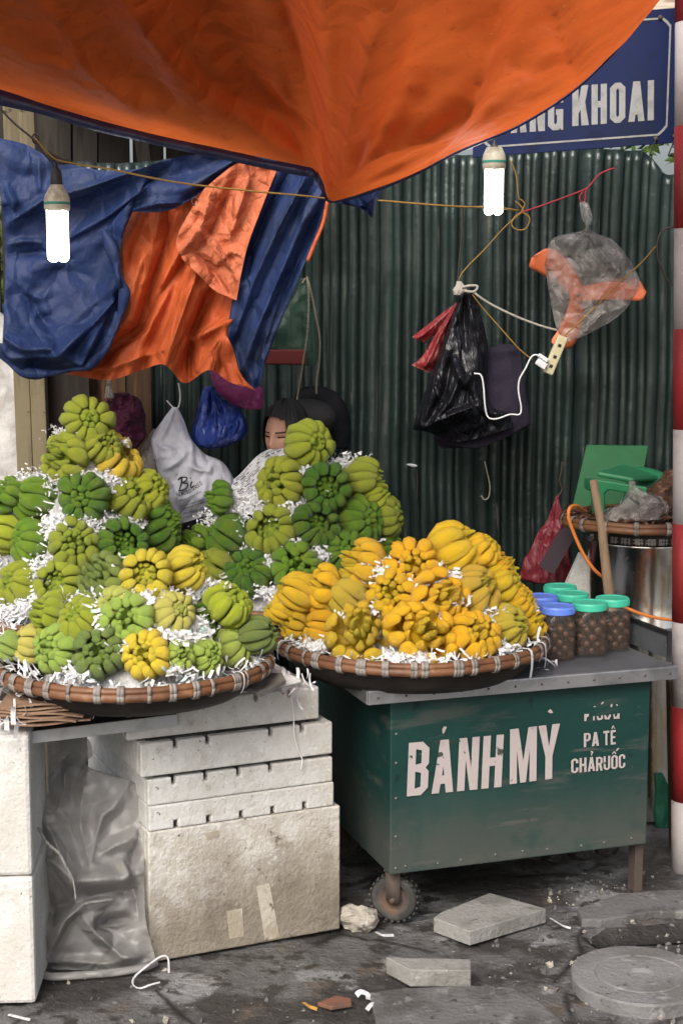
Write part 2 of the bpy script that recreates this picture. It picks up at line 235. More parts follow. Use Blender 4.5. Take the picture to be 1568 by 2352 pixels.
# ------------------------------------------------------------------ mesh builder
class MB:
    def __init__(s): s.v = []; s.f = []; s.m = []; s.k = []; s.uv = []
    def add(s, vs, fs, mi=0, k=0.0):
        o = len(s.v); s.v += [V(p) for p in vs]; s.k += [k] * len(vs)
        for f in fs: s.f.append([i + o for i in f]); s.m.append(mi)
        return s
    def box(s, c, size, rot=None, mi=0):
        c = V(c); rot = rot or Matrix.Identity(3); h = [x / 2 for x in size]; vs = []
        for x in (-1, 1):
            for y in (-1, 1):
                for z in (-1, 1): vs.append(c + rot @ V((x * h[0], y * h[1], z * h[2])))
        return s.add(vs, [(0, 1, 3, 2), (4, 6, 7, 5), (0, 4, 5, 1), (2, 3, 7, 6), (0, 2, 6, 4), (1, 5, 7, 3)], mi)
    def tube(s, pts, r, n=8, mi=0, k=0.0, cap=True, flat=1.0):
        pts = [V(p) for p in pts]; m = len(pts); rs = r if isinstance(r, (list, tuple)) else [r] * m
        vs = []; ref = None
        for i in range(m):
            d = (pts[min(i + 1, m - 1)] - pts[max(i - 1, 0)]).normalized()
            if ref is None: ref = d.orthogonal().normalized()
            ref = (ref - d * ref.dot(d)).normalized(); b = d.cross(ref)
            for j in range(n):
                a = 2 * math.pi * j / n; vs.append(pts[i] + (ref * math.cos(a) + b * math.sin(a) * flat) * rs[i])
        fs = [(i * n + j, i * n + (j + 1) % n, (i + 1) * n + (j + 1) % n, (i + 1) * n + j) for i in range(m - 1) for j in range(n)]
        if cap: fs += [tuple(range(n - 1, -1, -1)), tuple(range((m - 1) * n, m * n))]
        return s.add(vs, fs, mi, k)
    def lathe(s, prof, n=32, mat4=None, mi=0, mfn=None):
        mat4 = mat4 or Matrix.Identity(4); vs = []
        for r, z in prof:
            for j in range(n): a = 2 * math.pi * j / n; vs.append(mat4 @ V((r * math.cos(a), r * math.sin(a), z)))
        o = len(s.f); fs = [(i * n + j, i * n + (j + 1) % n, (i + 1) * n + (j + 1) % n, (i + 1) * n + j) for i in range(len(prof) - 1) for j in range(n)]
        s.add(vs, fs, mi)
        if mfn:
            for q in range(len(fs)): s.m[o + q] = mfn(q // n, q % n)
        return s
    def grid(s, fn, nu, nv, mi=0):
        vs = [fn(i / (nu - 1), j / (nv - 1)) for i in range(nu) for j in range(nv)]
        return s.add(vs, [(i * nv + j, (i + 1) * nv + j, (i + 1) * nv + j + 1, i * nv + j + 1) for i in range(nu - 1) for j in range(nv - 1)], mi)
    def prism(s, poly, o, ex, ey, ez, d0, d1, mi=0):
        """2-D polygon in the frame (o, ex, ey) extruded along ez from d0 to d1"""
        n = len(poly); vs = [o + ex * x + ey * y + ez * d for d in (d0, d1) for x, y in poly]
        return s.add(vs, [tuple(range(n - 1, -1, -1)), tuple(range(n, 2 * n))] + [(i, (i + 1) % n, n + (i + 1) % n, n + i) for i in range(n)], mi)
    def sphere(s, c, r, n=12, m=8, mi=0, sc=(1, 1, 1)):
        c = V(c); prof = [(math.sin(math.pi * i / m) * r, -math.cos(math.pi * i / m) * r) for i in range(m + 1)]
        return s.lathe(prof, n, Matrix.Translation(c) @ Matrix.Diagonal((*sc, 1)), mi)
WM = {}
def obj(name, mb, mats, parent=None, smooth=True, origin=None, bevel=0, solid=0, sub=0):
    me = bpy.data.meshes.new(name); me.from_pydata([tuple(v) for v in mb.v], [], mb.f)
    mats = mats if isinstance(mats, (list, tuple)) else [mats]
    for m in mats: me.materials.append(m)
    me.polygons.foreach_set('material_index', mb.m)
    if smooth: me.polygons.foreach_set('use_smooth', [True] * len(mb.f))
    if any(mb.k): a = me.attributes.new('k', 'FLOAT', 'POINT'); a.data.foreach_set('value', mb.k)
    o = bpy.data.objects.new(name, me); COL.objects.link(o)
    if parent: Mx = WM[parent]
    else:
        if origin is None:
            xs, ys, zs = zip(*[tuple(v) for v in mb.v]); origin = ((min(xs) + max(xs)) / 2, (min(ys) + max(ys)) / 2, min(zs))
        Mx = Matrix.Translation(V(origin)); o.matrix_world = Mx
    me.transform(Mx.inverted()); WM[o] = Mx
    if parent: o.parent = parent
    bm = bmesh.new(); bm.from_mesh(me); bmesh.ops.recalc_face_normals(bm, faces=bm.faces); bm.to_mesh(me); bm.free()
    if bevel:
        b = o.modifiers.new('bevel', 'BEVEL'); b.width = bevel; b.segments = 2; b.limit_method = 'ANGLE'; b.angle_limit = R(35)
    if sub: q = o.modifiers.new('sub', 'SUBSURF'); q.levels = q.render_levels = sub
    if solid: q = o.modifiers.new('solid', 'SOLIDIFY'); q.thickness = solid; q.offset = 0
    return o
def tag(o, label=None, cat=None, group=None, kind=None):
    if label: o['label'] = label
    if cat: o['category'] = cat
    if group: o['group'] = group
    if kind: o['kind'] = kind
    return o
def thing(name, label, cat, loc=(0, 0, 0), rz=0, group=None):
    o = bpy.data.objects.new(name, None); COL.objects.link(o); o.empty_display_size = .1
    o.location = loc; o.rotation_euler = (0, 0, rz); WM[o] = Matrix.Translation(V(loc)) @ Matrix.Rotation(rz, 4, 'Z')
    return tag(o, label, cat, group)
def nz(p, s, sc=1): return noise.noise(V(p) * sc + V((s * 17.3, s * 5.1, s * 9.7)))
def fbm(p, s, sc=1): return nz(p, s, sc) + .5 * nz(p, s + 1, sc * 2.1) + .25 * nz(p, s + 2, sc * 4.3)
# ---- flat shapes with holes, via a filled 2-D curve
def fill2d(polys):
    cu = bpy.data.curves.new('tmp', 'CURVE'); cu.dimensions = '2D'; cu.fill_mode = 'BOTH'
    for p in polys:
        sp = cu.splines.new('POLY'); sp.points.add(len(p) - 1); sp.use_cyclic_u = True
        for q, (x, y) in zip(sp.points, p): q.co = (x, y, 0, 1)
    ob = bpy.data.objects.new('tmp', cu); me = bpy.data.meshes.new_from_object(ob)
    vs = [tuple(v.co)[:2] for v in me.vertices]; fs = [tuple(f.vertices) for f in me.polygons]
    bpy.data.objects.remove(ob); bpy.data.curves.remove(cu); bpy.data.meshes.remove(me); return vs, fs
def ring(a, y0, y1, c): return [(c, y0), (a - c, y0), (a, y0 + c), (a, y1 - c), (a - c, y1), (c, y1), (0, y1 - c), (0, y0 + c)]
def glyph(ch, a, s):
    k = a / 2 - .55 * s; c = .13 * a / .4
    if ch == 'I': return s, [[(0, 0), (s, 0), (s, 1), (0, 1)]]
    if ch == 'H': return a, [[(0, 0), (s, 0), (s, .42), (a - s, .42), (a - s, 0), (a, 0), (a, 1), (a - s, 1), (a - s, .58), (s, .58), (s, 1), (0, 1)]]
    if ch == 'N': return a, [[(0, 0), (s, 0), (s, .58), (a - s * 1.05, 0), (a, 0), (a, 1), (a - s, 1), (a - s, .42), (s * 1.05, 1), (0, 1)]]
    if ch == 'M': a *= 1.35; return a, [[(0, 0), (s, 0), (s, .6), (a / 2 - .06, 0), (a / 2 + .06, 0), (a - s, .6), (a - s, 0), (a, 0), (a, 1), (a - s * 1.2, 1), (a / 2, .4), (s * 1.2, 1), (0, 1)]]
    if ch == 'Y': a *= 1.1; return a, [[(a / 2 - s / 2, 0), (a / 2 + s / 2, 0), (a / 2 + s / 2, .42), (a, 1), (a - s * 1.1, 1), (a / 2, .6), (s * 1.1, 1), (0, 1), (a / 2 - s / 2, .42)]]
    if ch == 'A':
        a *= 1.05; k = a / 2 - .55 * s; hb = a / 2 - (.34 * k + s); ht = (a / 2 - s) / k
        return a, [[(0, 0), (s, 0), (s + .17 * k, .17), (a - s - .17 * k, .17), (a - s, 0), (a, 0), (a / 2 + .55 * s, 1), (a / 2 - .55 * s, 1)], [(a / 2 - hb, .33), (a / 2 + hb, .33), (a / 2, min(.86, ht))]]
    if ch == 'B': return a, [[(0, 0), (a - c, 0), (a, c), (a, .44), (a - .06, .51), (a, .58), (a, 1 - c), (a - c, 1), (0, 1)], [(s, .13), (a - s, .16), (a - s, .42), (s, .45)], [(s, .58), (a - s, .6), (a - s, .84), (s, .87)]]
    if ch == 'P': return a, [[(0, 0), (s, 0), (s, .4), (a - c, .4), (a, .4 + c), (a, 1 - c), (a - c, 1), (0, 1)], [(s, .54), (a - s, .56), (a - s, .85), (s, .87)]]
    if ch == 'R': return a, [[(0, 0), (s, 0), (s, .42), (s + .04, .42), (a - s, 0), (a, 0), (a - .08, .48), (a, .56), (a, 1 - c), (a - c, 1), (0, 1)], [(s, .56), (a - s, .58), (a - s, .85), (s, .87)]]
    if ch == 'K': return a * 1.05, [[(0, 0), (s, 0), (s, .3), (s + .05, .4), (a - s, 0), (a * 1.08, 0), (s + .16, .58), (a * 1.05, 1), (a - s, 1), (s, .58), (s, 1), (0, 1)]]
    if ch == 'O': return a, [ring(a, 0, 1, c), [(x + s, y) for x, y in ring(a - 2 * s, .13, .87, c * .45)]]
    if ch == 'U': return a, [[(0, c), (c, 0), (a - c, 0), (a, c), (a, 1), (a - s, 1), (a - s, .2), (a - s - .04, .14), (s + .04, .14), (s, .2), (s, 1), (0, 1)]]
    if ch == 'C': return a, [[(0, c), (c, 0), (a - c, 0), (a, c), (a, .36), (a - s, .36), (a - s, .19), (a - s - .03, .14), (s + .03, .14), (s, .19), (s, .81), (s + .03, .86), (a - s - .03, .86), (a - s, .81), (a - s, .66), (a, .66), (a, 1 - c), (a - c, 1), (c, 1), (0, 1 - c)]]
    if ch == 'G': return a, [[(0, c), (c, 0), (a - c, 0), (a - c * .5, .05), (a - c * .5, 0), (a, 0), (a, .52), (a * .52, .52), (a * .52, .38), (a - s, .38), (a - s, .2), (a - s - .03, .14), (s + .03, .14), (s, .19), (s, .81), (s + .03, .86), (a - s - .03, .86), (a - s, .81), (a - s, .68), (a, .68), (a, 1 - c), (a - c, 1), (c, 1), (0, 1 - c)]]
    if ch == 'T': return a, [[(a / 2 - s / 2, 0), (a / 2 + s / 2, 0), (a / 2 + s / 2, .85), (a, .85), (a, 1), (0, 1), (0, .85), (a / 2 - s / 2, .85)]]
    if ch == 'E': a *= .85; return a, [[(0, 0), (a, 0), (a, .15), (s, .15), (s, .43), (a * .92, .43), (a * .92, .57), (s, .57), (s, .85), (a, .85), (a, 1), (0, 1)]]
    if ch == 'S': return a, [[(0, .3), (0, c), (c, 0), (a - c, 0), (a, c), (a, .5), (a - c, .57), (s, .66), (s, .84), (a - s, .84), (a - s, .7), (a, .7), (a, 1 - c), (a - c, 1), (c, 1), (0, 1 - c), (0, .56), (c, .5), (a - s, .42), (a - s, .16), (s, .16), (s, .3)]]
    if ch == 'Q': return a, [ring(a, 0, 1, c) , [(x + s, y) for x, y in ring(a - 2 * s, .13, .87, c * .45)], [(a * .6, -.14), (a, -.14), (a * .9, -.02), (a * .55, -.02)]]
    if ch == 'D': return a, [[(0, 0), (a - c, 0), (a, c), (a, 1 - c), (a - c, 1), (0, 1)], [(s, .14), (a - s, .18), (a - s, .82), (s, .86)]]
    return a * .6, []
def letters(text, a, s, gap, ymax=None):
    """list of (polys) laid out from x = 0; returns total width and polygons"""
    x = 0; out = []
    for ch in text:
        wd, ps = glyph(ch, a, s)
        for p in ps:
            q = [(px + x, py if ymax is None else min(py, ymax)) for px, py in p]
            out.append(q)
        x += wd + gap
    return x - gap, out
def put(mb, polys, fn, d=.002):
    """polys filled and mapped by fn(x, y, lift)"""
    vs, fs = fill2d(polys); mb.add([fn(x, y, d) for x, y in vs], fs); return mb
def fonttext(txt):
    cu = bpy.data.curves.new('tmp', 'FONT'); cu.body = txt; cu.size = 1
    ob = bpy.data.objects.new('tmp', cu); me = bpy.data.meshes.new_from_object(ob)
    vs = [tuple(v.co)[:2] for v in me.vertices]; fs = [tuple(f.vertices) for f in me.polygons]
    bpy.data.objects.remove(ob); bpy.data.curves.remove(cu); bpy.data.meshes.remove(me); return vs, fs
# ---- hanging sheets: rails are polylines in S coordinates, filled row by row
def sheet(mb, rows, Yf, nu, nv, mi=0):
    rows = [crv([(x, y, 0) for x, y in r], nu) for r in rows]
    cols = [crv([r[i] for r in rows], nv) for i in range(nu)]
    def fn(u, v):
        p = cols[round(u * (nu - 1))][round(v * (nv - 1))]; return P(p.x, p.y, Yf(u, v, p.x, p.y))
    return mb.grid(fn, nu, nv, mi)
# ---- bags: sections (y, xl, xr) in S coordinates at depth Y
def bag(mb, secs, Y, ratio=.5, folds=7, amp=.12, seed=1, n=40, m=30, crumple=.012, mi=0, ktop=1.0):
    cs = crv([(a, b, c) for a, b, c in secs], m); rr = random.Random(seed); ph = [rr.uniform(0, 6.28) for _ in range(6)]; vs = []
    for i, c in enumerate(cs):
        t = i / (m - 1); cen = P((c.y + c.z) / 2, c.x, Y); hw = max((P(c.z, c.x, Y) - P(c.y, c.x, Y)).length / 2, .003)
        for j in range(n):
            a = 2 * math.pi * j / n; fa = amp * (ktop * (1 - t) + .35 * t)
            g = 1 + fa * (math.sin(folds * a + ph[0] + 2 * t) * .6 + math.sin((folds * 2 - 1) * a + ph[1] - 3 * t) * .4 + math.sin(3 * a + ph[2] + t * 4) * .4)
            p = cen + V((math.cos(a) * hw * (1 + (g - 1) * .3), math.sin(a) * hw * ratio * g, 0))
            q = fbm(p, seed, 14) * crumple * min(1, hw / .05)
            vs.append(p + V((q * .5 * math.cos(a), q * math.sin(a) * 1.4, q * .5)))
    fs = [(i * n + j, i * n + (j + 1) % n, (i + 1) * n + (j + 1) % n, (i + 1) * n + j) for i in range(m - 1) for j in range(n)]
    fs += [tuple(range(n)), tuple(range((m - 1) * n, m * n))[::-1]]
    return mb.add(vs, fs, mi)
def cord(name, label, pts, r, m, parent=None, cat='cord', n=24, group=None):
    mb = MB(); mb.tube(crv(pts, n), r, 6); o = obj(name, mb, m, parent)
    if not parent: tag(o, label, cat, group)
    return o

dusty(M['foam_dirty'], -.16, .10, .8, .5, (.17, .14, .10), (.10, .078, .055), 5)
M['tape'] = mat('old brown tape', (.44, .405, .34), .6, [((.33, .29, .225), 9, .45, .6), ((.14, .11, .08), 20, .6, .68)], bump=.004, bscale=60)
def proj(p):
    d = V(p) - CAM; k = d.dot(FW); return CX + F * d.dot(RT) / k, CY - F * d.dot(UP) / k
def crease(x, y, lines):
    """height of sharp folds running along polylines: (points, amplitude, width on one side, width on the other)"""
    s = 0
    for pts, amp, w0, w1 in lines:
        best = 1e9; sg = 1; tt = 0; m = len(pts) - 1
        for i in range(m):
            ax, ay = pts[i]; bx_, by_ = pts[i + 1]; dx, dy = bx_ - ax, by_ - ay; L2 = dx * dx + dy * dy; t = max(0, min(1, ((x - ax) * dx + (y - ay) * dy) / L2)); qx, qy = x - ax - t * dx, y - ay - t * dy; d = math.hypot(qx, qy)
            if d < best: best = d; sg = dx * qy - dy * qx; tt = (i + t) / m
        w = w0 if sg > 0 else w1
        if best < w: k = (1 - best / w) ** 1.5; s += amp * k * (.35 + .65 * math.sin(math.pi * min(1, max(0, .12 + .76 * tt))))
    return s

def pouch(mb, rows, Y, bulge, lines, T, nu=40, nv=50, seed=1, back=.02):
    rows = [[T(*p) for p in r] for r in rows]; L = [([T(*p) for p in a], b, c * T.k, d * T.k) for a, b, c, d in lines]
    def ff(u, v, x, y):
        q = P(x, y, Y); e = math.sin(math.pi * u) ** .6
        return Y - (bulge * sm(v * 1.6) * (1 - .55 * sm((v - .75) * 4)) + crease(x, y, L) + fbm((q.x, q.z, 0), seed, 9) * .02) * e
    sheet(mb, rows, ff, nu, nv); sheet(mb, rows, lambda u, v, x, y: Y + back * math.sin(math.pi * u), nu, nv); return mb
class TR:
    def __init__(s, ox, oy, k): s.ox, s.oy, s.k = ox, oy, k
    def __call__(s, x, y): return s.ox + x * s.k, s.oy + y * s.k
# ================================================================== SETTING
def axis(a, b, n, far):
    mid = [a + (b - a) * i / n for i in range(n + 1)]
    return [-far, -far / 3, a - 6, a - 1.5] + mid + [b + 1.5, b + 6, far / 3, far]
gx, gy = axis(-1.6, 2.0, 120, 140), axis(3.4, 6.6, 110, 140)
def ground_z(x, y):
    if not (-1.7 < x < 2.1 and 3.3 < y < 6.7): return -.012
    e = min(1, (x + 1.7) * 3, (2.1 - x) * 3, (y - 3.3) * 3, (6.7 - y) * 3)
    z = fbm((x, y, 0), 3, 1.6) * .009 + fbm((x, y, 2), 5, 7) * .004
    g = PZ(1480, 2140, 0); d = abs((y - g.y) - (x - g.x) * .18) # a shallow gutter
    if x > g.x - .22: z -= .035 * sm(1 - d / .10) * sm((x - g.x + .22) / .1)
    k = nz((x, y, 7), 9, 2.3)
    z -= .008 * sm(1 - abs(k) / .03)
    return (z - .006) * e - .006
mb = MB(); vs = [V((x, y, ground_z(x, y))) for x in gx for y in gy]; n = len(gy)
mb.add(vs, [(i * n + j, (i + 1) * n + j, (i + 1) * n + j + 1, i * n + j + 1) for i in range(len(gx) - 1) for j in range(n - 1)])
tag(obj('ground', mb, M['ground'], origin=(0, 0, 0)), kind='structure')
# mud in the gutter
g = PZ(1480, 2140, 0); mb = MB()
def mudf(u, v):
    x = g.x - .2 + u * .62; y = g.y + (x - g.x) * .18 + (v - .5) * (.15 + .05 * nz((u * 4, v, 0), 2)) * min(1, u * 6 + .1)
    return V((x, y, ground_z(x, y) + .005))
mb.grid(mudf, 40, 12); tag(obj('mud', mb, M['mud']), kind='structure')
# gravel: loose chips too many to count
mb = MB(); rr = random.Random(5)
for i in range(380):
    if i < 210: x, y = rr.uniform(1120, 1568), rr.uniform(2080, 2352)
    elif i < 330: x, y = rr.uniform(1250, 1500), rr.uniform(1990, 2080)
    else: x, y = rr.uniform(0, 900), rr.uniform(2200, 2352)
    p = PZ(x, y, 0); r = rr.choice((.003, .004, .005, .008, .012)) * rr.uniform(.7, 1.2); p.z = ground_z(p.x, p.y) + r * .3
    q = Quaternion((rr.random(), rr.random(), rr.random(), rr.random())).normalized()
    vs = [p + q @ V((a * r * rr.uniform(.7, 1.3), b * r * rr.uniform(.6, 1.2), c * r * rr.uniform(.4, .9))) for a, b, c in ((1, 0, 0), (-1, 0, 0), (0, 1, 0), (0, -1, 0), (0, 0, 1), (0, 0, -1))]
    mb.add(vs, [(0, 2, 4), (2, 1, 4), (1, 3, 4), (3, 0, 4), (2, 0, 5), (1, 2, 5), (3, 1, 5), (0, 3, 5)], 0 if rr.random() < .7 else 1)
tag(obj('gravel', mb, [M['concrete_mid'], M['rock']], smooth=False), 'loose grey gravel chips strewn over the wet concrete ground', 'gravel', kind='stuff')
# corrugated wall
WY = 6.4
wtl, wtr = P(130, 372, WY), P(1480, 340, WY)
mb = MB(); prof = []; x = -1.16; k = 0; rr = random.Random(3)
while x < 2.1:
    hgt = rr.uniform(.017, .026); wd = rr.uniform(.020, .040)
    for dx, dy in ((0, 0), (.014, -.001), (.019, -hgt * .5), (.025, -hgt), (.025 + wd * .5, -hgt - .003), (.025 + wd, -hgt), (.031 + wd, -hgt * .5), (.036 + wd, 0)): prof.append((x + dx + rr.uniform(-.002, .002), dy))
    x += .046 + wd + rr.uniform(-.003, .006) + (.022 if k % 5 == 0 else 0); k += 1
zs = [i / 60 for i in range(61)]
def wallp(x, dy, t):
    top = lerp(wtl.z, wtr.z, (x - wtl.x) / (wtr.x - wtl.x)) + .012 * math.sin(x * 9)
    if x > wtr.x - .02: top -= .10 * sm((x - wtr.x + .02) / .12)
    z = t * top; n_ = .022 * nz((x * 1.5, 0, z * 1.2), 4) + .010 * nz((x * 6, 0, z * 4), 8) - .016 * max(0, nz((x * 5, 2, z * 5), 12) - .25)
    return V((x + .010 * nz((x, 0, z * 2), 6), WY + dy + n_, z))
m_ = len(zs)
mb.add([wallp(px, dy, t) for px, dy in prof for t in zs], [(i * m_ + j, (i + 1) * m_ + j, (i + 1) * m_ + j + 1, i * m_ + j + 1) for i in range(len(prof) - 1) for j in range(m_ - 1)])
tag(obj('corrugated_wall', mb, M['wall_green'], smooth=True, solid=.002), 'dark green corrugated metal wall behind the fruit stall', 'wall')
# things seen past the wall's ends and over its top
mb = MB()
for i in range(19): mb.box((-3.2 + i * .17, 8.2 + rnd.uniform(-.02, .02), 1.9), (.155, .03, 3.9))
mb.box((-2.2, 8.3, 3.0), (3, .06, .14))
t_ = thing('plank_shed', 'dark plank shed side glimpsed above the hanging blue tarp', 'shed', (-2.2, 8.25, 0))
mb2 = MB()
for px, lean in ((210, 0), (318, .12), (150, 0)):
    a = P(px, 270, 7.6); b = P(px + (20 if lean else 0), 400, 7.6); mb2.tube([a + V((0, 0, .4)), a, b, b - V((0, 0, .8))], .045, 4)
obj('plank_wall', mb, M['wood_dark'], t_, smooth=False); obj('rafter', mb2, M['wood_dark'], t_, smooth=False)
mb = MB()
a, b = P(60, 215, 7.0), P(520, 235, 7.0)
for i in range(7): mb.box(lerp(a, b, i / 6) + V((0, .5, .25)), (.16, 1.4, .03), Matrix.Rotation(-.15, 3, 'X'))
obj('roof', mb, M['wood_dark'], t_, smooth=False)
mb = MB(); c = P(-60, 1010, 8.0); rr = random.Random(2)
mb.sphere((c.x - .15, 8.0, .95), .8, 28, 18, sc=(.9, .5, 1.25))
for v in mb.v: q = fbm(v, 3, 2.4) * .09; v.x += q; v.y += q; v.z = max(0, v.z)
tag(obj('sack', mb, M['sackcloth']), 'large white wrapped bundle at the left edge behind the timber posts', 'bundle')
mb = MB(); a = P(-30, 740, 9.0); mb.box((a.x - .1, 9.0, a.z - .02), (.6, .5, .24)); mb.box((a.x - .1, 8.98, a.z / 2 - .1), (.5, .4, a.z - .2))
tag(obj('blue_crate', mb, mat('pale blue plastic', (.12, .28, .62), .4), smooth=False, bevel=.03), 'pale blue plastic crate far behind at the left edge', 'crate')
def tree(name, label, x, y, z0, rad, nleaf, seed):
    t = thing(name, label, 'tree', (x, y, 0)); rr = random.Random(seed); mb = MB(); mb.tube([V((x, y, 0)), V((x + .1, y, z0 * .5)), V((x, y, z0))], [.16, .12, .07], 8)
    for i in range(7): d = V((rr.uniform(-1, 1), rr.uniform(-1, 1), rr.uniform(.1, 1))).normalized(); mb.tube([V((x, y, z0 * .75)), V((x, y, z0 * .8)) + d * rad * .45, V((x, y, z0)) + d * rad * .9], [.05, .035, .012], 6)
    obj('trunk', mb, M['bark'], t); mb = MB(); cl = [V((x, y, z0)) + V((rr.gauss(0, .5), rr.gauss(0, .5), rr.gauss(0, .38))) * rad for _ in range(26)]
    for i in range(nleaf):
        c = rr.choice(cl) + V((rr.gauss(0, 1), rr.gauss(0, 1), rr.gauss(0, 1))) * rad * .17; q = Quaternion((rr.gauss(0, 1), rr.gauss(0, 1), rr.gauss(0, 1), rr.gauss(0, 1))).normalized(); s = rr.uniform(.05, .1)
        mb.add([c + q @ V(p) * s for p in ((-1, 0, 0), (0, -.45, .08), (1, 0, 0), (0, .45, .08))], [(0, 1, 2, 3)])
    obj('crown', mb, M['leafy'], t, smooth=False)
tree('leafy_tree', 'green tree showing through the gap under the blue sign', 3.1, 13, 4.3, 1.5, 5200, 4)
tree('leafy_tree', 'small green tree far behind at the left edge', -3.9, 14, 2.3, 1.2, 3600, 8)
# pale eave over the sign
t_ = thing('roof_eave', 'pale wooden eave over the top right corner of the blue sign', 'eave', tuple(P(1540, 0, 6.0)))
mb = MB()
for i in range(5): a = P(1500, 22 - i * 16, 6.0 + i * .12); mb.box(a + V((.3, 0, 0)), (1.0, .11, .03))
obj('board', mb, M['eave'], t_, smooth=False); mb = MB()
for i in range(3): a = P(1500 + i * 90, 10, 6.25); mb.box(a + V((0, 0, .06)), (.04, .7, .05))
obj('rafter', mb, M['eave'], t_, smooth=False)
# ------------------------------------------------------------------ timber posts and boards at the left
def post(label, x0, x1, Y, ytop, ybot, m, w):
    a, b = P(x0, ytop, Y), P(x1, ybot, Y); d = (b - a); b = a + d * (a.z / -d.z) if b.z > 0 else b
    mb = MB(); mb.box((a + b) / 2, (w, .06, (b - a).length + .0), Matrix.Rotation(math.atan2(b.x - a.x, a.z - b.z) * -1, 3, 'Y'))
    return tag(obj('timber_post', mb, m, smooth=False, bevel=.004), label, 'post')
post('old yellowish timber post at far left with a gap beside it', 27, 62, 6.0, 200, 1090, M['wood_post'], 36 / pxm(6.0))
post('old yellowish timber post beside the dark boards and hanging tarp', 62, 98, 5.98, 200, 1090, M['wood_post'], 34 / pxm(6.0))
mb = MB(); a, b = P(92, 860, 6.05), P(205, 860, 6.05); mb.box(((a.x + b.x) / 2, 6.06, .85), (b.x - a.x, .03, 1.7))
tag(obj('dark_board', mb, M['wood_dark'], smooth=False), 'nearly black upright board between yellow posts and brown boards', 'board')
for i, (x0, x1, lb) in enumerate(((203, 288, 'brown upright board under the orange tarp, beside the dark board'), (292, 346, 'narrow brown board under the orange tarp, against the green wall'))):
    mb = MB(); a, b = P(x0, 860, 6.12), P(x1, 860, 6.12); mb.box(((a.x + b.x) / 2, 6.13 + .01 * i, .88), (b.x - a.x, .03, 1.76)); tag(obj('brown_board', mb, M['wood_brown'], smooth=False), lb, 'board')
# ------------------------------------------------------------------ red and white pole
def stripe(pts, r, rows, label):
    t = thing('striped_pole', label, 'pole', tuple(pts[-1])); n = 20
    for (y0, y1, red) in rows:
        mb = MB(); a = lerp(pts[0], pts[1], y0); b = lerp(pts[0], pts[1], y1); mb.tube([a, lerp(a, b, .5), b], r + (.0008 if red else 0), n); obj('red_band' if red else 'white_band', mb, M['pole_red' if red else 'pole_white'], t)
pt, pb = P(1592, -400, 5.15), P(1577, 2010, 5.15); ys = [-400, 20, 248, 475, 703, 933, 1153, 1386, 1590, 1820, 2010]
stripe((pt, pb), .055, [((ys[i] + 400) / 2410, (ys[i + 1] + 400) / 2410, i % 2 == 0) for i in range(10) ] if False else [((ys[i] + 400) / 2410, (ys[i + 1] + 400) / 2410, ys[i] in (248, 703, 1153, 1590, -400)) for i in range(10)], 'tall round pole banded in red and white at the right edge')
post('reddish weathered timber upright behind the cart, beside the striped pole', 1545, 1552, 5.35, 1560, 1960, M['wood_brown'], 28 / pxm(5.3))
# ================================================================== CART
# ground corner of the body: front left
c0 = PZ(895, 2010, .18); CANG = R(18.5)
ex = V((math.cos(CANG), math.sin(CANG), 0)); ey = V((-math.sin(CANG), math.cos(CANG), 0)); ez = V((0, 0, 1))
fr = PP(1488, 1750, c0, ey); CL = (fr - c0).dot(ex); CD = .74
ztop = P(912, 1604, c0.y).z
cart = thing('food_cart', 'dark green food cart with worn white lettering and steel counter, on one visible wheel', 'cart', (c0.x, c0.y, 0), CANG)
def cp(x, y, z): return V((c0.x, c0.y, 0)) + ex * x + ey * y + ez * z
RC = Matrix.Rotation(CANG, 3, 'Z')
hb = ztop - .18
mb = MB(); mb.box(cp(CL / 2, CD / 2, .18 + hb / 2), (CL, CD, hb), RC); body = obj('body', mb, M['cart_green'], cart, smooth=False, bevel=.004)
for z in (.2, .3, .42, .53, .62): mb = MB(); mb.sphere(cp(.018, -.001, z), .0042, 8, 6); obj('rivet', mb, M['rivet'], cart)
for i in range(9): mb = MB(); mb.sphere(cp(.05 + i * (CL - .1) / 8 + .012 * math.sin(i * 2.3), -.0005, .203 + .003 * math.sin(i * 5)), .0038, 8, 6); obj('rivet', mb, M['rivet'], cart)

# counter
k0 = PP(845, 1600, cp(0, -.045, 0), ey); xl = (k0 - c0).dot(ex); xr = (PP(1556, 1538, cp(0, -.045, 0), ey) - c0).dot(ex); tk = .034
mb = MB(); mb.box(cp((xl + xr) / 2, (CD - .0) / 2, ztop + tk / 2 + .002), (xr - xl - .006, CD + .084, tk), RC); ctop = obj('counter', mb, M['steel_dull'], cart, smooth=False, bevel=.005)
mb = MB(); mb.box(cp((xl + xr) / 2, -.0455, ztop + tk / 2), (xr - xl, .004, tk + .006), RC); mb.box(cp(xl - .001, CD / 2 - .004, ztop + tk / 2), (.004, CD + .074, tk + .006), RC)
mb.box(cp((xl + xr) / 2, -.036, ztop + tk + .0035), (xr - xl, .02, .003), RC)
edge = obj('counter_edge', mb, M['steel'], cart, smooth=False, bevel=.0015)
for i in range(12): mb = MB(); mb.sphere(cp(lerp(xl + .03, xr - .03, i / 11), -.048, ztop + tk / 2), .004, 8, 6); obj('screw', mb, M['rust'], edge)
CZ = ztop + tk + .003
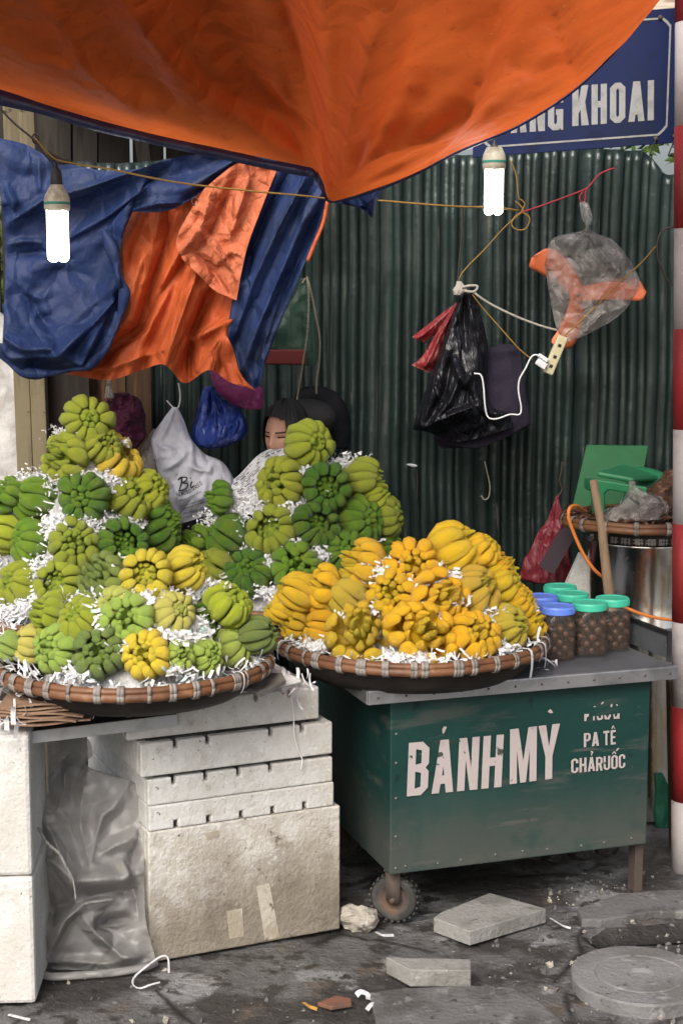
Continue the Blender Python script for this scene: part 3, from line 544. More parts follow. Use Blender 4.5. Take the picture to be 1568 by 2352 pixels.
# lettering on the front
def fpt(x, y): q = PP(x, y, cp(0, -.003, 0), ey) - cp(0, 0, 0); return q.dot(ex), q.z
def front_text(name, text, bl, br, tl, a, s, gap, ymax=None, extra=()):
    wd, ps = letters(text, a, s, gap, ymax); (x0, z0), (x1, z1), (x2, z2) = fpt(*bl), fpt(*br), fpt(*tl)
    def fn(x, y, d): return cp(x0 + (x1 - x0) * x / wd + (x2 - x0) * y, -.003 - d, z0 + (z1 - z0) * x / wd + (z2 - z0) * y)
    mb = MB()
    if ymax:
        # clip every polygon to the part below ymax
        ps = [p for p in ps if max(q[1] for q in p) > 0]
    put(mb, ps, fn)
    for e in extra: put(mb, [[(q[0], q[1]) for q in e]], fn)
    return obj(name, mb, M['paint_white'], cart, smooth=False)
front_text('lettering', 'BANH', (933, 1829), (1150, 1807), (938, 1706), .40, .145, .075, extra=[[(.64, 1.12), (.67, 1.12), (.72, 1.24), (.66, 1.25), (.63, 1.2)]])
front_text('lettering', 'MY', (1169, 1801), (1283, 1786), (1170, 1675), .42, .15, .03)
front_text('lettering', 'PA', (1339, 1716), (1374, 1712), (1339, 1684), .40, .14, .07)
front_text('lettering', 'TE', (1384, 1712), (1412, 1709), (1384, 1679), .42, .14, .1, extra=[[(.56, 1.10), (.64, 1.1), (.70, 1.22), (.76, 1.1), (.84, 1.1), (.74, 1.32), (.66, 1.32)]])
front_text('lettering', 'CHA', (1310, 1776), (1365, 1770), (1310, 1743), .40, .13, .07, extra=[[(1.12, 1.1), (1.18, 1.1), (1.2, 1.2), (1.26, 1.28), (1.22, 1.4), (1.1, 1.4), (1.1, 1.32), (1.17, 1.3), (1.12, 1.2)]])
front_text('lettering', 'RUOC', (1367, 1771), (1434, 1763), (1367, 1739), .40, .13, .06, extra=[[(.96, 1.08), (1.02, 1.08), (1.1, 1.2), (1.18, 1.08), (1.24, 1.08), (1.14, 1.28), (1.06, 1.28)], [(1.2, 1.28), (1.28, 1.28), (1.42, 1.48), (1.3, 1.48)]])
# the top line has worn away but for the feet of its letters
mb = MB()
def fq(poly, d=.002): vs, fs = fill2d([poly]); mb.add([cp(*(lambda q: (q[0], -.003 - d, q[1]))(fpt(x, y))) for x, y in vs], fs)
for poly in ([(1340, 1640), (1351, 1639), (1350, 1646), (1346, 1647), (1345, 1656), (1340, 1656)], [(1360, 1645), (1364, 1644), (1364, 1654), (1360, 1654)], [(1368, 1646), (1372, 1644), (1373, 1649), (1378, 1649), (1379, 1643), (1383, 1642), (1383, 1650), (1379, 1653), (1371, 1654)], [(1386, 1642), (1389, 1642), (1393, 1649), (1398, 1640), (1402, 1642), (1397, 1652), (1387, 1652)],
             [(1406, 1641), (1410, 1640), (1410, 1646), (1415, 1645), (1416, 1639), (1421, 1638), (1421, 1650), (1408, 1651)], [(1378, 1616), (1383, 1611), (1385, 1613), (1381, 1618)], [(1400, 1619), (1405, 1616), (1404, 1624), (1401, 1624)], [(1412, 1618), (1417, 1617), (1416, 1622)], [(1360, 1623), (1366, 1621), (1366, 1624)],
             [(1256, 1634), (1262, 1628), (1266, 1632), (1269, 1637), (1262, 1638)]): fq(poly)
obj('lettering', mb, M['paint_white'], cart, smooth=False)
# wheel with fork, far wheel, leg
def wheel(cx, cy, parent, full=True):
    c = cp(cx, cy, .077); ax = V((-.30, -.95, 0)).normalized(); side = ax.cross(ez).normalized(); Mx = Matrix.Translation(c) @ Matrix((side, ez, ax)).transposed().to_4x4()
    wh = thing('wheel', None, None, (0, 0, 0)); wh.name = 'wheel'; wh.parent = parent; wh.matrix_parent_inverse = Matrix(); WM[wh] = WM[parent]
    mb = MB(); r = .080; mb.lathe([(.048, -.018), (.066, -.021), (.072, -.014), (.074, 0), (.072, .014), (.066, .021), (.048, .018)], 36, Mx)
    for i in range(24):
        a = 2 * math.pi * i / 24
        for s in (-1, 1): q = Mx @ V((math.cos(a + s * .06) * .077, math.sin(a + s * .06) * .073, s * .0125)); rx = (Mx.to_3x3() @ Matrix.Rotation(a + s * .06, 3, 'Z')); mb.box(q, (.006, .009, .013), rx)
    obj('tyre', mb, M['rubber'], wh)
    mb = MB(); mb.lathe([(.004, .012), (.018, .014), (.022, .004), (.040, .004), (.049, .019), (.051, .017), (.051, -.017), (.04, -.004), (.02, -.014), (.004, -.012)], 32, Mx)
    obj('rim', mb, M['rust'], wh)
    mb = MB()
    for s in (-1, 1):
        pl = [(-.014, -.012), (.014, -.012), (.022, .0), (.024, .095), (-.024, .095), (-.022, 0)]; mb.prism(pl, c, side, ez, ax, s * .026 - .002, s * .026 + .002)
    mb.box(c + ez * .094, (.055, .065, .006), Matrix((side, ax, ez)).transposed()); mb.lathe([(.0, .04), (.008, .04), (.008, .028), (.012, .028), (.012, -.028), (0, -.03)], 12, Mx)
    obj('fork', mb, M['rust'], wh); return wh
wheel(.045, .075, cart); wheel(.05, CD - .1, cart)
mb = MB(); lx = (PP(1470, 1950, cp(0, .03, 0), ey) - c0).dot(ex); mb.box(cp(lx, .06, .094), (.03, .045, .180), RC); obj('leg', mb, M['rust'], cart, smooth=False, bevel=.002)
mb = MB(); mb.box(cp(lx, CD - .1, .094), (.03, .045, .180), RC); obj('leg', mb, M['rust'], cart, smooth=False, bevel=.002)
# rail on the counter's right end
ra = PZ(1546, 1524, CZ); ra = cp((ra - c0).dot(ex) - .004, .02, CZ); top = P(1545, 1452, ra.y).z
bk = ra + ey * .36
mb = MB(); mb.tube([ra, V((ra.x, ra.y, top))], .0095, 4); mb.tube([V((ra.x, ra.y, top - .006)), V((bk.x, bk.y, top - .006))], .0095, 4); mb.tube([bk, V((bk.x, bk.y, top))], .0095, 4)
obj('rail', mb, M['black_iron'], cart, smooth=False)
mb = MB(); mb.box((ra + bk) / 2 + V((0, 0, (top - CZ) / 2)), (.004, .33, top - CZ - .02), RC); obj('rail_panel', mb, M['steel_dull'], cart, smooth=False)
# ================================================================== FOAM BOXES
b0, b1 = PZ(345, 2212, 0), PZ(781, 2134, 0); BX = (b1 - b0).normalized(); BN = V((BX.y, -BX.x, 0)); BY = -BN; RB = Matrix((BX, BY, ez)).transposed()
def bx(px, py, off=0): q = PP(px, py, b0 + BN * off, BN) - b0; return q.dot(BX), q.z
def foam_box(label, lo, hi, xl, xr, depth, notch=(), notch_dn=(), off=0, m='foam', nd=.024, nw=.013, lid=False, name='foam_box'):
    """front silhouette with notches cut into its rim; a solid block behind it"""
    h = hi - lo; pl = [(xl, 0)]
    for x in sorted(notch_dn): pl += [(x - nw / 2, 0), (x - nw / 2, nd), (x + nw / 2, nd), (x + nw / 2, 0)]
    pl += [(xr, 0), (xr, h)]
    for x in sorted(notch, reverse=True): pl += [(x + nw / 2, h), (x + nw / 2, h - nd), (x - nw / 2, h - nd), (x - nw / 2, h)]
    pl += [(xl, h)]
    o = b0 + BN * off + ez * lo; mb = MB(); mb.prism(pl, o, BX, ez, BY, 0, .03)
    i0, i1 = (.0, h - .004) if notch_dn == () else (nd + .002, h)
    if notch: i1 = h - nd - .002
    ins = .0015
    mb.prism([(xl + ins, i0 + .001), (xr - ins, i0 + .001), (xr - ins, i1), (xl + ins, i1)], o, BX, ez, BY, .0305, depth - .0305)
    mb.prism(pl, o, BX, ez, BY, depth - .03, depth)
    for xa in (xl, xr - .03): mb.prism([(xa, .0005), (xa + .03, .0005), (xa + .03, h - .0005), (xa, h - .0005)], o, BX, ez, BY, .031, depth - .031)
    return tag(obj(name, mb, M[m], smooth=False, bevel=.005), label, 'foam box', 'foam boxes in the stack under the front basket')
BD = .66
zD = bx(778, 1850)[1]; zC1 = bx(765, 1796)[1]; zC2 = bx(762, 1729)[1]; zB = bx(758, 1649)[1]; zA = bx(731, 1577)[1]
wD = (b1 - b0).length
nx = lambda pts: [bx(x, y)[0] for x, y in pts]
bigbox = foam_box('big grimy foam box at the bottom of the stack', 0, zD, 0, wD, BD, m='foam_dirty')
foam_box('upside-down foam tray resting on the big bottom box, slots along its lower rim', zD + .002, zC1, .004, bx(767, 1820)[0], BD, notch_dn=nx([(405, 1900), (480, 1885), (555, 1870), (627, 1858), (700, 1842)]))
foam_box('slotted foam tray third from the top of the stack', zC1 + .002, zC2 - .012, .002, bx(764, 1760)[0], BD, notch=nx([(400, 1805), (474, 1793), (549, 1778), (622, 1768)]))
foam_box('wide slotted foam tray second from the top of the stack', zC2, zB - .01, bx(322, 1760)[0], bx(761, 1690)[0], BD + .02, notch=nx([(402, 1722), (476, 1710), (620, 1682), (692, 1668)]), off=.008)
foam_box('topmost foam tray of the stack, directly under the front basket', zB + .003, zA, bx(291, 1680)[0], bx(732, 1610)[0], BD, notch=nx([(363, 1648), (440, 1632), (588, 1614), (664, 1598)]), off=.002)
for quad in ([(520, 2092), (556, 2086), (560, 2150), (527, 2157)], [(588, 2036), (618, 2028), (642, 2152), (608, 2160)], [(470, 1914), (500, 1906), (504, 1922), (476, 1930)]):
    mb = MB(); pl = [bx(*q) for q in quad]; mb.prism([(max(p[0], .004), max(.004, min(zD - .004, p[1]))) for p in pl], b0, BX, ez, BN, .0008, .0016); obj('tape', mb, M['tape'], bigbox, smooth=False)
mb = MB()
for lo in (zB - .0085, zC2 - .0105): mb.box(b0 + BX * (wD * .48) + BY * (BD / 2) + ez * (lo + .004), (wD * .97, BD - .03, .014), RB)
# boxes at the far left
def loose_box(label, x1, ytop, ybot, Yf, dz, m, ang, h0, h1):
    a = P(x1, ybot, Yf); w_ = .55; Rz = Matrix.Rotation(ang, 3, 'Z'); mb = MB(); c = V((a.x, a.y, (h0 + h1) / 2)) + Rz @ V((-w_ / 2, .2, 0)); mb.box(c, (w_, .4, h1 - h0), Rz)
    o = obj('foam_box', mb, M[m], smooth=False, bevel=.012); return tag(o, label, 'foam box', 'foam boxes stacked at the far left')
Yl = PZ(85, 2306, 0).y; h0 = P(80, 2012, Yl).z; h1 = P(72, 1690, Yl).z
loose_box('large white foam box on the ground at the far left', 84, 2012, 2306, Yl, 0, 'foam', R(3), 0, h0 - .003)
loose_box('upper white foam box at the far left, under the aluminium-edged plank', 76, 1690, 2012, Yl, 0, 'foam', R(5), h0, h1)
# plank with aluminium edge, on the far-left boxes and a tray
pa, pb_ = P(-40, 1693, Yl + .02), bx(405, 1637); pbw = b0 + BX * pb_[0] + BN * .012 + ez * pb_[1]
pbw = P(407, 1640, b0.y + .02)
d = pbw - pa; dn = d.normalized(); pn = V((-dn.y, dn.x, 0)).normalized(); t_ = thing('plank_table', 'thin plank with aluminium edge carrying cardboard and the front basket', 'plank', tuple(pa))
mb = MB(); mb.add([pa + pn * .004, pbw + pn * .004, pbw + pn * .45, pa + pn * .45, pa + pn * .004 - ez * .02, pbw + pn * .004 - ez * .02, pbw + pn * .45 - ez * .02, pa + pn * .45 - ez * .02], [(0, 1, 2, 3), (7, 6, 5, 4), (0, 4, 5, 1), (1, 5, 6, 2), (2, 6, 7, 3), (3, 7, 4, 0)])
obj('board', mb, M['wood_dark'], t_, smooth=False)
mb = MB(); q = -ez * .034; mb.add([pa, pbw, pbw + q, pa + q, pa - pn * .004, pbw - pn * .004, pbw + q - pn * .004, pa + q - pn * .004], [(0, 1, 2, 3), (4, 7, 6, 5), (0, 4, 5, 1), (3, 2, 6, 7), (1, 5, 6, 2), (0, 3, 7, 4)])
obj('edge_strip', mb, M['alu'], t_, smooth=False, bevel=.001)
# back table under the two tall piles
bt = PZ(250, 1450, .80)
t_ = thing('back_table', 'rough wooden table under the two tall piles of green citrons', 'table', (-.35, 5.6, 0))
mb = MB(); mb.box((-.35, 5.62, .79), (1.75, .62, .03)); obj('table_top', mb, M['wood_dark'], t_, smooth=False)
for sx in (-1.1, .4):
    for sy in (5.38, 5.86): mb = MB(); mb.box((sx, sy, .387), (.05, .05, .774)); obj('leg', mb, M['wood_dark'], t_, smooth=False)
# ================================================================== FRONT TARP
E = [(-160, 165), (-60, 190), (0, 205), (100, 238), (200, 268), (300, 295), (400, 319), (500, 340), (600, 362), (690, 380), (722, 390), (742, 425), (756, 461), (800, 454), (880, 428), (960, 394), (1040, 352), (1110, 322), (1180, 292), (1250, 252), (1320, 203), (1380, 148), (1420, 103), (1450, 58), (1472, 12), (1490, -40), (1510, -120)]
TY = 4.7
def edge_y(x): return TY + .10 * abs(x - 756) / 780
NU, NV = 220, 90
Ep = crv([(x, y, 0) for x, y in E], NU)
low = P(756, 461, TY)
TFOLD = [([(1160, -60), (1144, 0), (1109, 125), (1079, 200), (1024, 310), (1006, 352)], .10, 150, 60), ([(1050, 222), (984, 275), (884, 330), (790, 395)], .05, 40, 70), ([(270, -40), (330, 55), (380, 115), (430, 165), (520, 250)], .07, 60, 160),
         ([(380, 70), (480, 190), (600, 270), (700, 350), (738, 395)], -.07, 60, 90), ([(635, 200), (710, 280), (750, 350)], .03, 18, 30), ([(860, 60), (820, 200), (775, 400)], .05, 50, 90), ([(640, -20), (700, 170), (748, 390)], -.05, 60, 60), ([(1260, -20), (1290, 90), (1330, 190)], .03, 40, 60), ([(1180, 150), (1230, 160), (1300, 130)], .025, 30, 40), ([(120, 20), (190, 130), (330, 260)], .04, 60, 60), ([(960, 60), (930, 180), (840, 320)], -.05, 50, 60), ([(60, 140), (150, 150), (240, 230)], .02, 12, 22), ([(100, 170), (160, 185), (215, 245)], .02, 10, 18)]
def tarp(u, v):
    e = Ep[round(u * (NU - 1))]; a = P(e.x, e.y, edge_y(e.x)); tx = lerp(-2.1, 2.2, u)
    b = V((lerp(a.x, tx, .35), 2.5, 3.42 + .1 * math.cos(u * 5)))
    p = a.lerp(b, v); p.z -= .16 * math.sin(math.pi * min(1, v)) * (1 - .5 * v)           # belly
    dx, dz = p.x - low.x, (p - low).length + .001
    th = math.atan2(dx, max(.02, (b.z - low.z) * v + a.z - low.z)); r = min(1, dz / .9)
    f = .055 * math.exp(-((th - .30) / .16) ** 2) - .075 * math.exp(-((th + .42) / .22) ** 2) + .045 * math.exp(-((th + .95) / .16) ** 2) - .03 * math.exp(-((th - .8) / .16) ** 2) + .03 * math.exp(-((th - 1.15) / .1) ** 2)
    f += .012 * math.sin(th * 17 + .7) + .007 * math.sin(th * 31 + 2 * dz)
    fade = sm(dz / .25) * (1 - .5 * sm(v))
    p.y -= f * fade * 1.3 * sm(v * 6 + .25); p.z -= f * fade * .5 * sm(v * 5)
    q = fbm((p.x, p.y, p.z), 4, 3.2) * .014 + fbm((p.x, p.y * 1.5, p.z), 9, 11) * .005
    X, Yy = proj(p); q += crease(X, Yy, TFOLD) * sm(v * 8)
    if v > .01: p += V((0, -q, -q * .6))
    return p
t_ = thing('front_tarp', 'big orange tarp sagging over the stall with dark navy hem', 'tarp', tuple(low))
mb = MB(); mb.grid(tarp, NU, NV); obj('sheet', mb, M['orange_tarp'], t_)
mb = MB(); mb.grid(lambda u, v: tarp(.0 + u * .40, .12 + v * .88) + V((0, .06, .14 - .05 * u + .03 * math.sin(v * 7 + u * 5))), 40, 24); obj('added_shade_sheet', mb, M['navy'], t_)  # unseen opaque sheet, added to block sky light and darken the tarp's left side
# hem: wide navy band on the left, thin on the right
L0 = [(-160, 165), (0, 205), (100, 238), (200, 268), (300, 295), (400, 319), (500, 340), (600, 362), (690, 380), (722, 390), (742, 425), (757, 462)]
L1 = [(-160, 205), (0, 242), (100, 264), (200, 296), (300, 320), (400, 343), (500, 364), (600, 386), (690, 404), (718, 408), (736, 436), (753, 466)]
mb = MB(); sheet(mb, [L0, [((a[0] + b[0]) / 2, (a[1] + b[1]) / 2) for a, b in zip(L0, L1)], L1], lambda u, v, x, y: edge_y(x) - .006 + .02 * math.sin(v * 3.1) * -.6 + .004 * math.sin(u * 60), 90, 7)
R0 = [(x, y) for x, y in E if x > 750]; mb2 = MB(); pr = crv([tuple(P(x, y + 1, edge_y(x) + .002)) for x, y in R0], 60); mb.tube(pr, .0065, 6)
obj('hem', mb, M['navy'], t_)
mb = MB(); sheet(mb, [[(728, 392), (745, 396), (752, 412)], [(733, 425), (747, 430), (753, 440)], [(748, 460), (752, 464), (757, 466)]], lambda u, v, x, y: TY - .02 + .02 * u, 8, 8); obj('knot', mb, M['blue_tarp'], t_)
mb = MB(); sheet(mb, [[(770, 462), (800, 456), (830, 446), (882, 432)], [(790, 470), (815, 472), (840, 470), (872, 452)], [(842, 474), (848, 490), (854, 500), (860, 476)]], lambda u, v, x, y: TY + .06 + .02 * math.sin(u * 14), 16, 10); obj('corner_flap', mb, M['blue_tarp'], t_)
# ================================================================== HANGING BACK TARP
t_ = thing('hanging_tarp', 'blue and orange tarp bunched and hanging in folds behind the left piles', 'tarp', tuple(P(330, 870, 5.45)))
BTY = 5.5
def t5(*pts): return [(x * .2928, 344.4 + y * .2928) for x, y in pts]
BF = [(t5((70, 570), (330, 400), (700, 290), (1250, 90)), .055, 30, 14), (t5((530, 700), (850, 520), (1100, 330), (1160, 210)), .045, 12, 34), (t5((70, 740), (180, 715), (330, 720)), .025, 12, 12), (t5((450, 1630), (600, 1480), (740, 1360), (890, 1200)), .07, 16, 26), (t5((640, 1700), (740, 1490), (830, 1320)), .07, 14, 24), (t5((40, 1480), (180, 1570), (410, 1560), (425, 1615)), .05, 14, 20), (t5((90, 1640), (300, 1620), (520, 1640), (650, 1695)), .045, 14, 20),
      (t5((240, 1160), (330, 1330), (460, 1480)), -.03, 22, 22), (t5((80, 1000), (260, 1140), (330, 1170)), .02, 16, 14), (t5((60, 300), (110, 420), (110, 520)), .03, 14, 16), (t5((890, 870), (985, 1150), (960, 1310)), .05, 12, 20), (t5((1000, 480), (1250, 420), (1500, 420)), .03, 10, 20), (t5((80, 830), (330, 800), (560, 860)), -.02, 18, 18), (t5((300, 100), (320, 300)), .03, 14, 20)]
OF_ = [(t5((1130, 830), (1060, 1050), (1000, 1310), (860, 1560)), .09, 30, 30), (t5((1390, 480), (1300, 760), (1180, 1100), (1090, 1380), (800, 1610)), -.10, 22, 26), (t5((1450, 850), (1230, 1180), (1110, 1400), (700, 1720)), -.06, 16, 18), (t5((1540, 980), (1400, 1380), (1290, 1690)), .10, 40, 26), (t5((1620, 1150), (1500, 1470), (1475, 1830)), -.10, 22, 26), (t5((950, 640), (980, 900), (960, 1150)), .05, 24, 26), (t5((1250, 560), (1180, 800), (1120, 1050)), .05, 20, 26), (t5((1480, 1500), (1640, 1420), (1830, 1330)), .09, 30, 20), (t5((1560, 1720), (1700, 1500), (1850, 1450)), .05, 20, 30), (t5((620, 1750), (900, 1700), (1300, 1560)), .03, 14, 26)]
FF_ = [(t5((1640, 350), (1600, 560), (1420, 800)), .04, 14, 26), (t5((1800, 300), (1700, 560), (1560, 800)), -.04, 16, 20), (t5((1950, 200), (1880, 450), (1800, 700)), .05, 22, 18), (t5((1560, 620), (1700, 760), (1860, 1000)), .035, 16, 14), (t5((1500, 780), (1640, 900), (1780, 1120)), -.03, 14, 16), (t5((1700, 900), (1800, 800), (1880, 820)), .03, 12, 16)]
def foldy(seed, amp, k, drift):
    def f(u, v, x, y):
        a = u * k + drift * v
        q = P(x, y, BTY)
        return BTY - amp * (.6 * math.sin(a * 6.28 + seed) + .4 * math.sin(a * 13.1 + seed * 2)) * (.35 + .65 * v) - fbm((q.x, q.z, seed), seed, 5) * .022 - abs(nz((q.x * .7, q.z, seed), seed, 9)) * .02
    return f
mb = MB()
top = [(-12, 315), (60, 332), (120, 365), (200, 386), (260, 392), (330, 384), (400, 362), (480, 352), (550, 350)]
bot = [(6, 805), (48, 848), (122, 860), (200, 842), (252, 788), (284, 690), (262, 504), (400, 479), (556, 372)]
mid = [(12, 560), (34, 600), (110, 600), (190, 610), (240, 600), (266, 590), (330, 432), (440, 415), (552, 360)]
def bl(u, v, x, y):
    q = P(x, y, BTY); d = -.035 * math.sin(u * 9 + 1) * v - .02 * math.sin(v * 9 + u * 3)
    roll = sm((y - 760) / 90) # the bottom is rolled up in a bulge
    d -= .07 * math.sin(min(1, max(0, (y - 745) / 110)) * math.pi) + .02 * math.sin((x * .6 - y) * .05) * roll
    d -= .03 * math.exp(-(((y - 400 - (300 - x) * .22) / 26) ** 2)) + .025 * math.exp(-(((y - 560 - (200 - x) * .5) / 30) ** 2)) + .03 * math.exp(-(((y - 760 + (x - 150) * .9) / 22) ** 2)) * sm((x - 100) / 60)
    d -= crease(x, y, BF)
    return BTY + d - .02 - fbm((q.x, q.z, 1), 3, 4) * .02 - abs(nz((q.x, q.z * 1.3, 1), 6, 10)) * .022
sheet(mb, [top, mid, bot], bl, 130, 110); obj('blue_panel', mb, M['blue_tarp'], t_)
# rolled bottom lip and right lip of the blue panel
mb = MB()
lip = [(8, 790), (10, 815), (50, 846), (120, 856), (195, 838), (255, 778), (284, 690), (280, 640), (262, 585), (238, 532)]
pts = crv([tuple(P(x, y, BTY - .06)) for x, y in lip], 60); mb.tube(pts, [.018 + .009 * math.sin(i * .5) for i in range(60)], 10, flat=.7)
l2 = [(20, 770), (60, 800), (120, 815), (200, 815), (250, 770), (272, 720)]
pts = crv([tuple(P(x, y, BTY - .05)) for x, y in l2], 40); mb.tube(pts, [.008 + .02 * math.sin(3.14 * i / 39) + .004 * math.sin(i * .7) for i in range(40)], 10, flat=.6)
for v in mb.v: v.y -= fbm(v, 3, 9) * .012; v.z += fbm(v, 5, 9) * .012
obj('rolled_lip', mb, M['blue_tarp'], t_)
mb = MB()
top = [(236, 525), (300, 485), (400, 470), (440, 452), (500, 410), (545, 378), (600, 378), (640, 388)]
bot = [(150, 858), (248, 873), (325, 850), (378, 838), (424, 880), (480, 850), (528, 878), (586, 896)]
mid = [(250, 690), (290, 660), (370, 650), (410, 640), (470, 620), (500, 640), (530, 680), (545, 690)]
def of(u, v, x, y):
    a = x - (850 - y) * .42; q = P(x, y, BTY)
    d = .02 * math.sin(a * .062) + .012 * math.sin(a * .14); d -= crease(x, y, OF_)
    return BTY + .045 + d - fbm((q.x, q.z, 1), 7, 5) * .02
sheet(mb, [top, mid, bot], of, 130, 100); obj('orange_panel', mb, M['orange_back'], t_)
mb = MB()
def ff(u, v, x, y): q = P(x, y, BTY); return BTY - .05 - .02 * math.sin(u * 5 + v * 3) - crease(x, y, FF_) - fbm((q.x, q.z, 3), 2, 9) * .02 - abs(nz((q.x, q.z, 1), 3, 13)) * .025
sheet(mb, [[(470, 432), (545, 375), (590, 380), (636, 390)], [(408, 540), (480, 480), (560, 470), (600, 480)], [(418, 592), (470, 600), (530, 590), (566, 575)], [(455, 630), (490, 665), (520, 680), (543, 690)]], ff, 44, 50); obj('folded_flap', mb, M['orange_pale'], t_)
RF_ = [([(742, 440), (690, 520), (640, 640), (590, 760), (556, 850)], .06, 26, 20), ([(748, 452), (712, 540), (660, 660), (610, 800)], -.05, 22, 18), ([(700, 410), (640, 520), (585, 640), (545, 760)], .07, 40, 24), ([(660, 400), (610, 500), (575, 590), (555, 640)], -.05, 18, 18), ([(730, 430), (700, 480), (690, 540)], .03, 12, 14), ([(640, 690), (610, 780), (590, 870)], .04, 20, 20), ([(560, 600), (545, 660), (570, 640)], .03, 14, 14)]
mb = MB()
def rf(u, v, x, y): q = P(x, y, BTY); return BTY - .01 - .012 * math.sin(u * 15 + v * 2) - crease(x, y, RF_) - fbm((q.x, q.z, 3), 5, 7) * .014
sheet(mb, [[(628, 390), (680, 400), (720, 408), (752, 455)], [(560, 590), (610, 570), (665, 560), (716, 565)], [(528, 720), (570, 720), (620, 710), (660, 700)], [(526, 800), (560, 810), (600, 800), (628, 785)], [(548, 858), (575, 892), (596, 885), (606, 842)]], rf, 50, 70); obj('blue_strip', mb, M['blue_tarp'], t_)
mb = MB(); mb.tube(crv([tuple(P(x, y, BTY - .04)) for x, y in ((752, 462), (742, 510), (720, 565), (706, 600))], 14), .007, 6); obj('orange_edge', mb, M['orange_back'], t_)
mb = MB()
sheet(mb, [[(520, 770), (535, 800), (545, 840)], [(500, 800), (530, 840), (560, 870)], [(528, 878), (556, 884), (588, 897)]], lambda u, v, x, y: BTY - .05 - .02 * math.sin(u * 6 + v * 4), 16, 14); obj('orange_corner', mb, M['orange_back'], t_)
mb = MB(); mb.tube(crv([tuple(P(448 + 7 * math.cos(a), 462 + 9 * math.sin(a), BTY - .08)) for a in [i * .7 for i in range(10)]], 20), .002, 5); obj('eyelet', mb, M['rust'], t_)
# the rope the tarp is slung from
# ================================================================== SIGN
SY = 5.4
sbl, sbr, str_ = P(1085, 362, SY), P(1549, 328, SY), P(1561, 17, SY); sx = (sbr - sbl).normalized(); sn = V((0, -1, 0)); sz = sx.cross(V((0, 1, 0))) * 1; sz = (str_ - sbr).normalized(); sw = (sbr - sbl).length; sh = (str_ - sbr).length
def sp(x, y, d=0): return sbl + sx * x + sz * y + sn * d
def spt(x, y): q = PP(x, y, sbl, sn) - sbl; b = (q.z * sx.x - q.x * sx.z) / (sz.z * sx.x - sz.x * sx.z); return (q.x - b * sz.x) / sx.x, b
t_ = thing('street_sign', 'blue enamel street sign reading HANG KHOAI, half hidden by the orange tarp', 'sign', tuple(sbl))
mb = MB(); mb.prism([(0, 0), (sw, 0), (sw, sh), (0, sh)], sbl, sx, sz, sn, -.006, 0); obj('plate', mb, M['cyan_blue'], t_, smooth=False, bevel=.002)
mb = MB(); i_ = .028; cc = .028
out = [(i_ + cc, i_), (sw - i_ - cc, i_), (sw - i_ - cc * .45, i_ + cc * .45), (sw - i_, i_ + cc), (sw - i_, sh - i_ - cc), (sw - i_ - cc * .45, sh - i_ - cc * .45), (sw - i_ - cc, sh - i_), (i_ + cc, sh - i_), (i_ + cc * .45, sh - i_ - cc * .45), (i_, sh - i_ - cc), (i_, i_ + cc), (i_ + cc * .45, i_ + cc * .45)]
cx_, cy_ = sw / 2, sh / 2
inn = [(x + (.006 if x < cx_ else -.006), y + (.006 if y < cy_ else -.006)) for x, y in out]
put(mb, [out, inn], sp, .002); obj('border_line', mb, M['sign_white'], t_, smooth=False)
def sign_text(text, x0, x1, yb0, yb1, hpx, a, s, gap):
    wd, ps = letters(text, a, s, gap); A, B, T = spt(x0, yb0), spt(x1, yb1), spt(x0, yb0 - hpx)
    mb = MB(); put(mb, ps, lambda x, y, d: sp(A[0] + (B[0] - A[0]) * x / wd + (T[0] - A[0]) * y, A[1] + (B[1] - A[1]) * x / wd + (T[1] - A[1]) * y, .002)); obj('lettering', mb, M['sign_white'], t_, smooth=False)
sign_text('KHOAI', 1313, 1500, 290, 276, 92, .37, .15, .075)
sign_text('HANG', 1130, 1292, 309, 298, 92, .37, .15, .075)
for x, y in ((1505, 318), (1548, 312), (1515, 40), (1552, 36)):
    mb = MB(); q = P(x, y, SY - .004); mb.sphere(q, .008, 10, 6); obj('bolt', mb, M['rust'], t_)
for x in (1497, 1540):
    cord('sign_wire', 'thin wire tie hanging from the bottom of the blue sign' if x < 1500 else 'thin wire tie at the bottom right corner of the blue sign', [tuple(P(x + 7, 322, SY - .01)), tuple(P(x - 2, 345, SY - .01)), tuple(P(x - 6, 358, SY)), tuple(P(x + 2, 352, SY + .01))], .0022, M['wire_dark'], cat='wire')
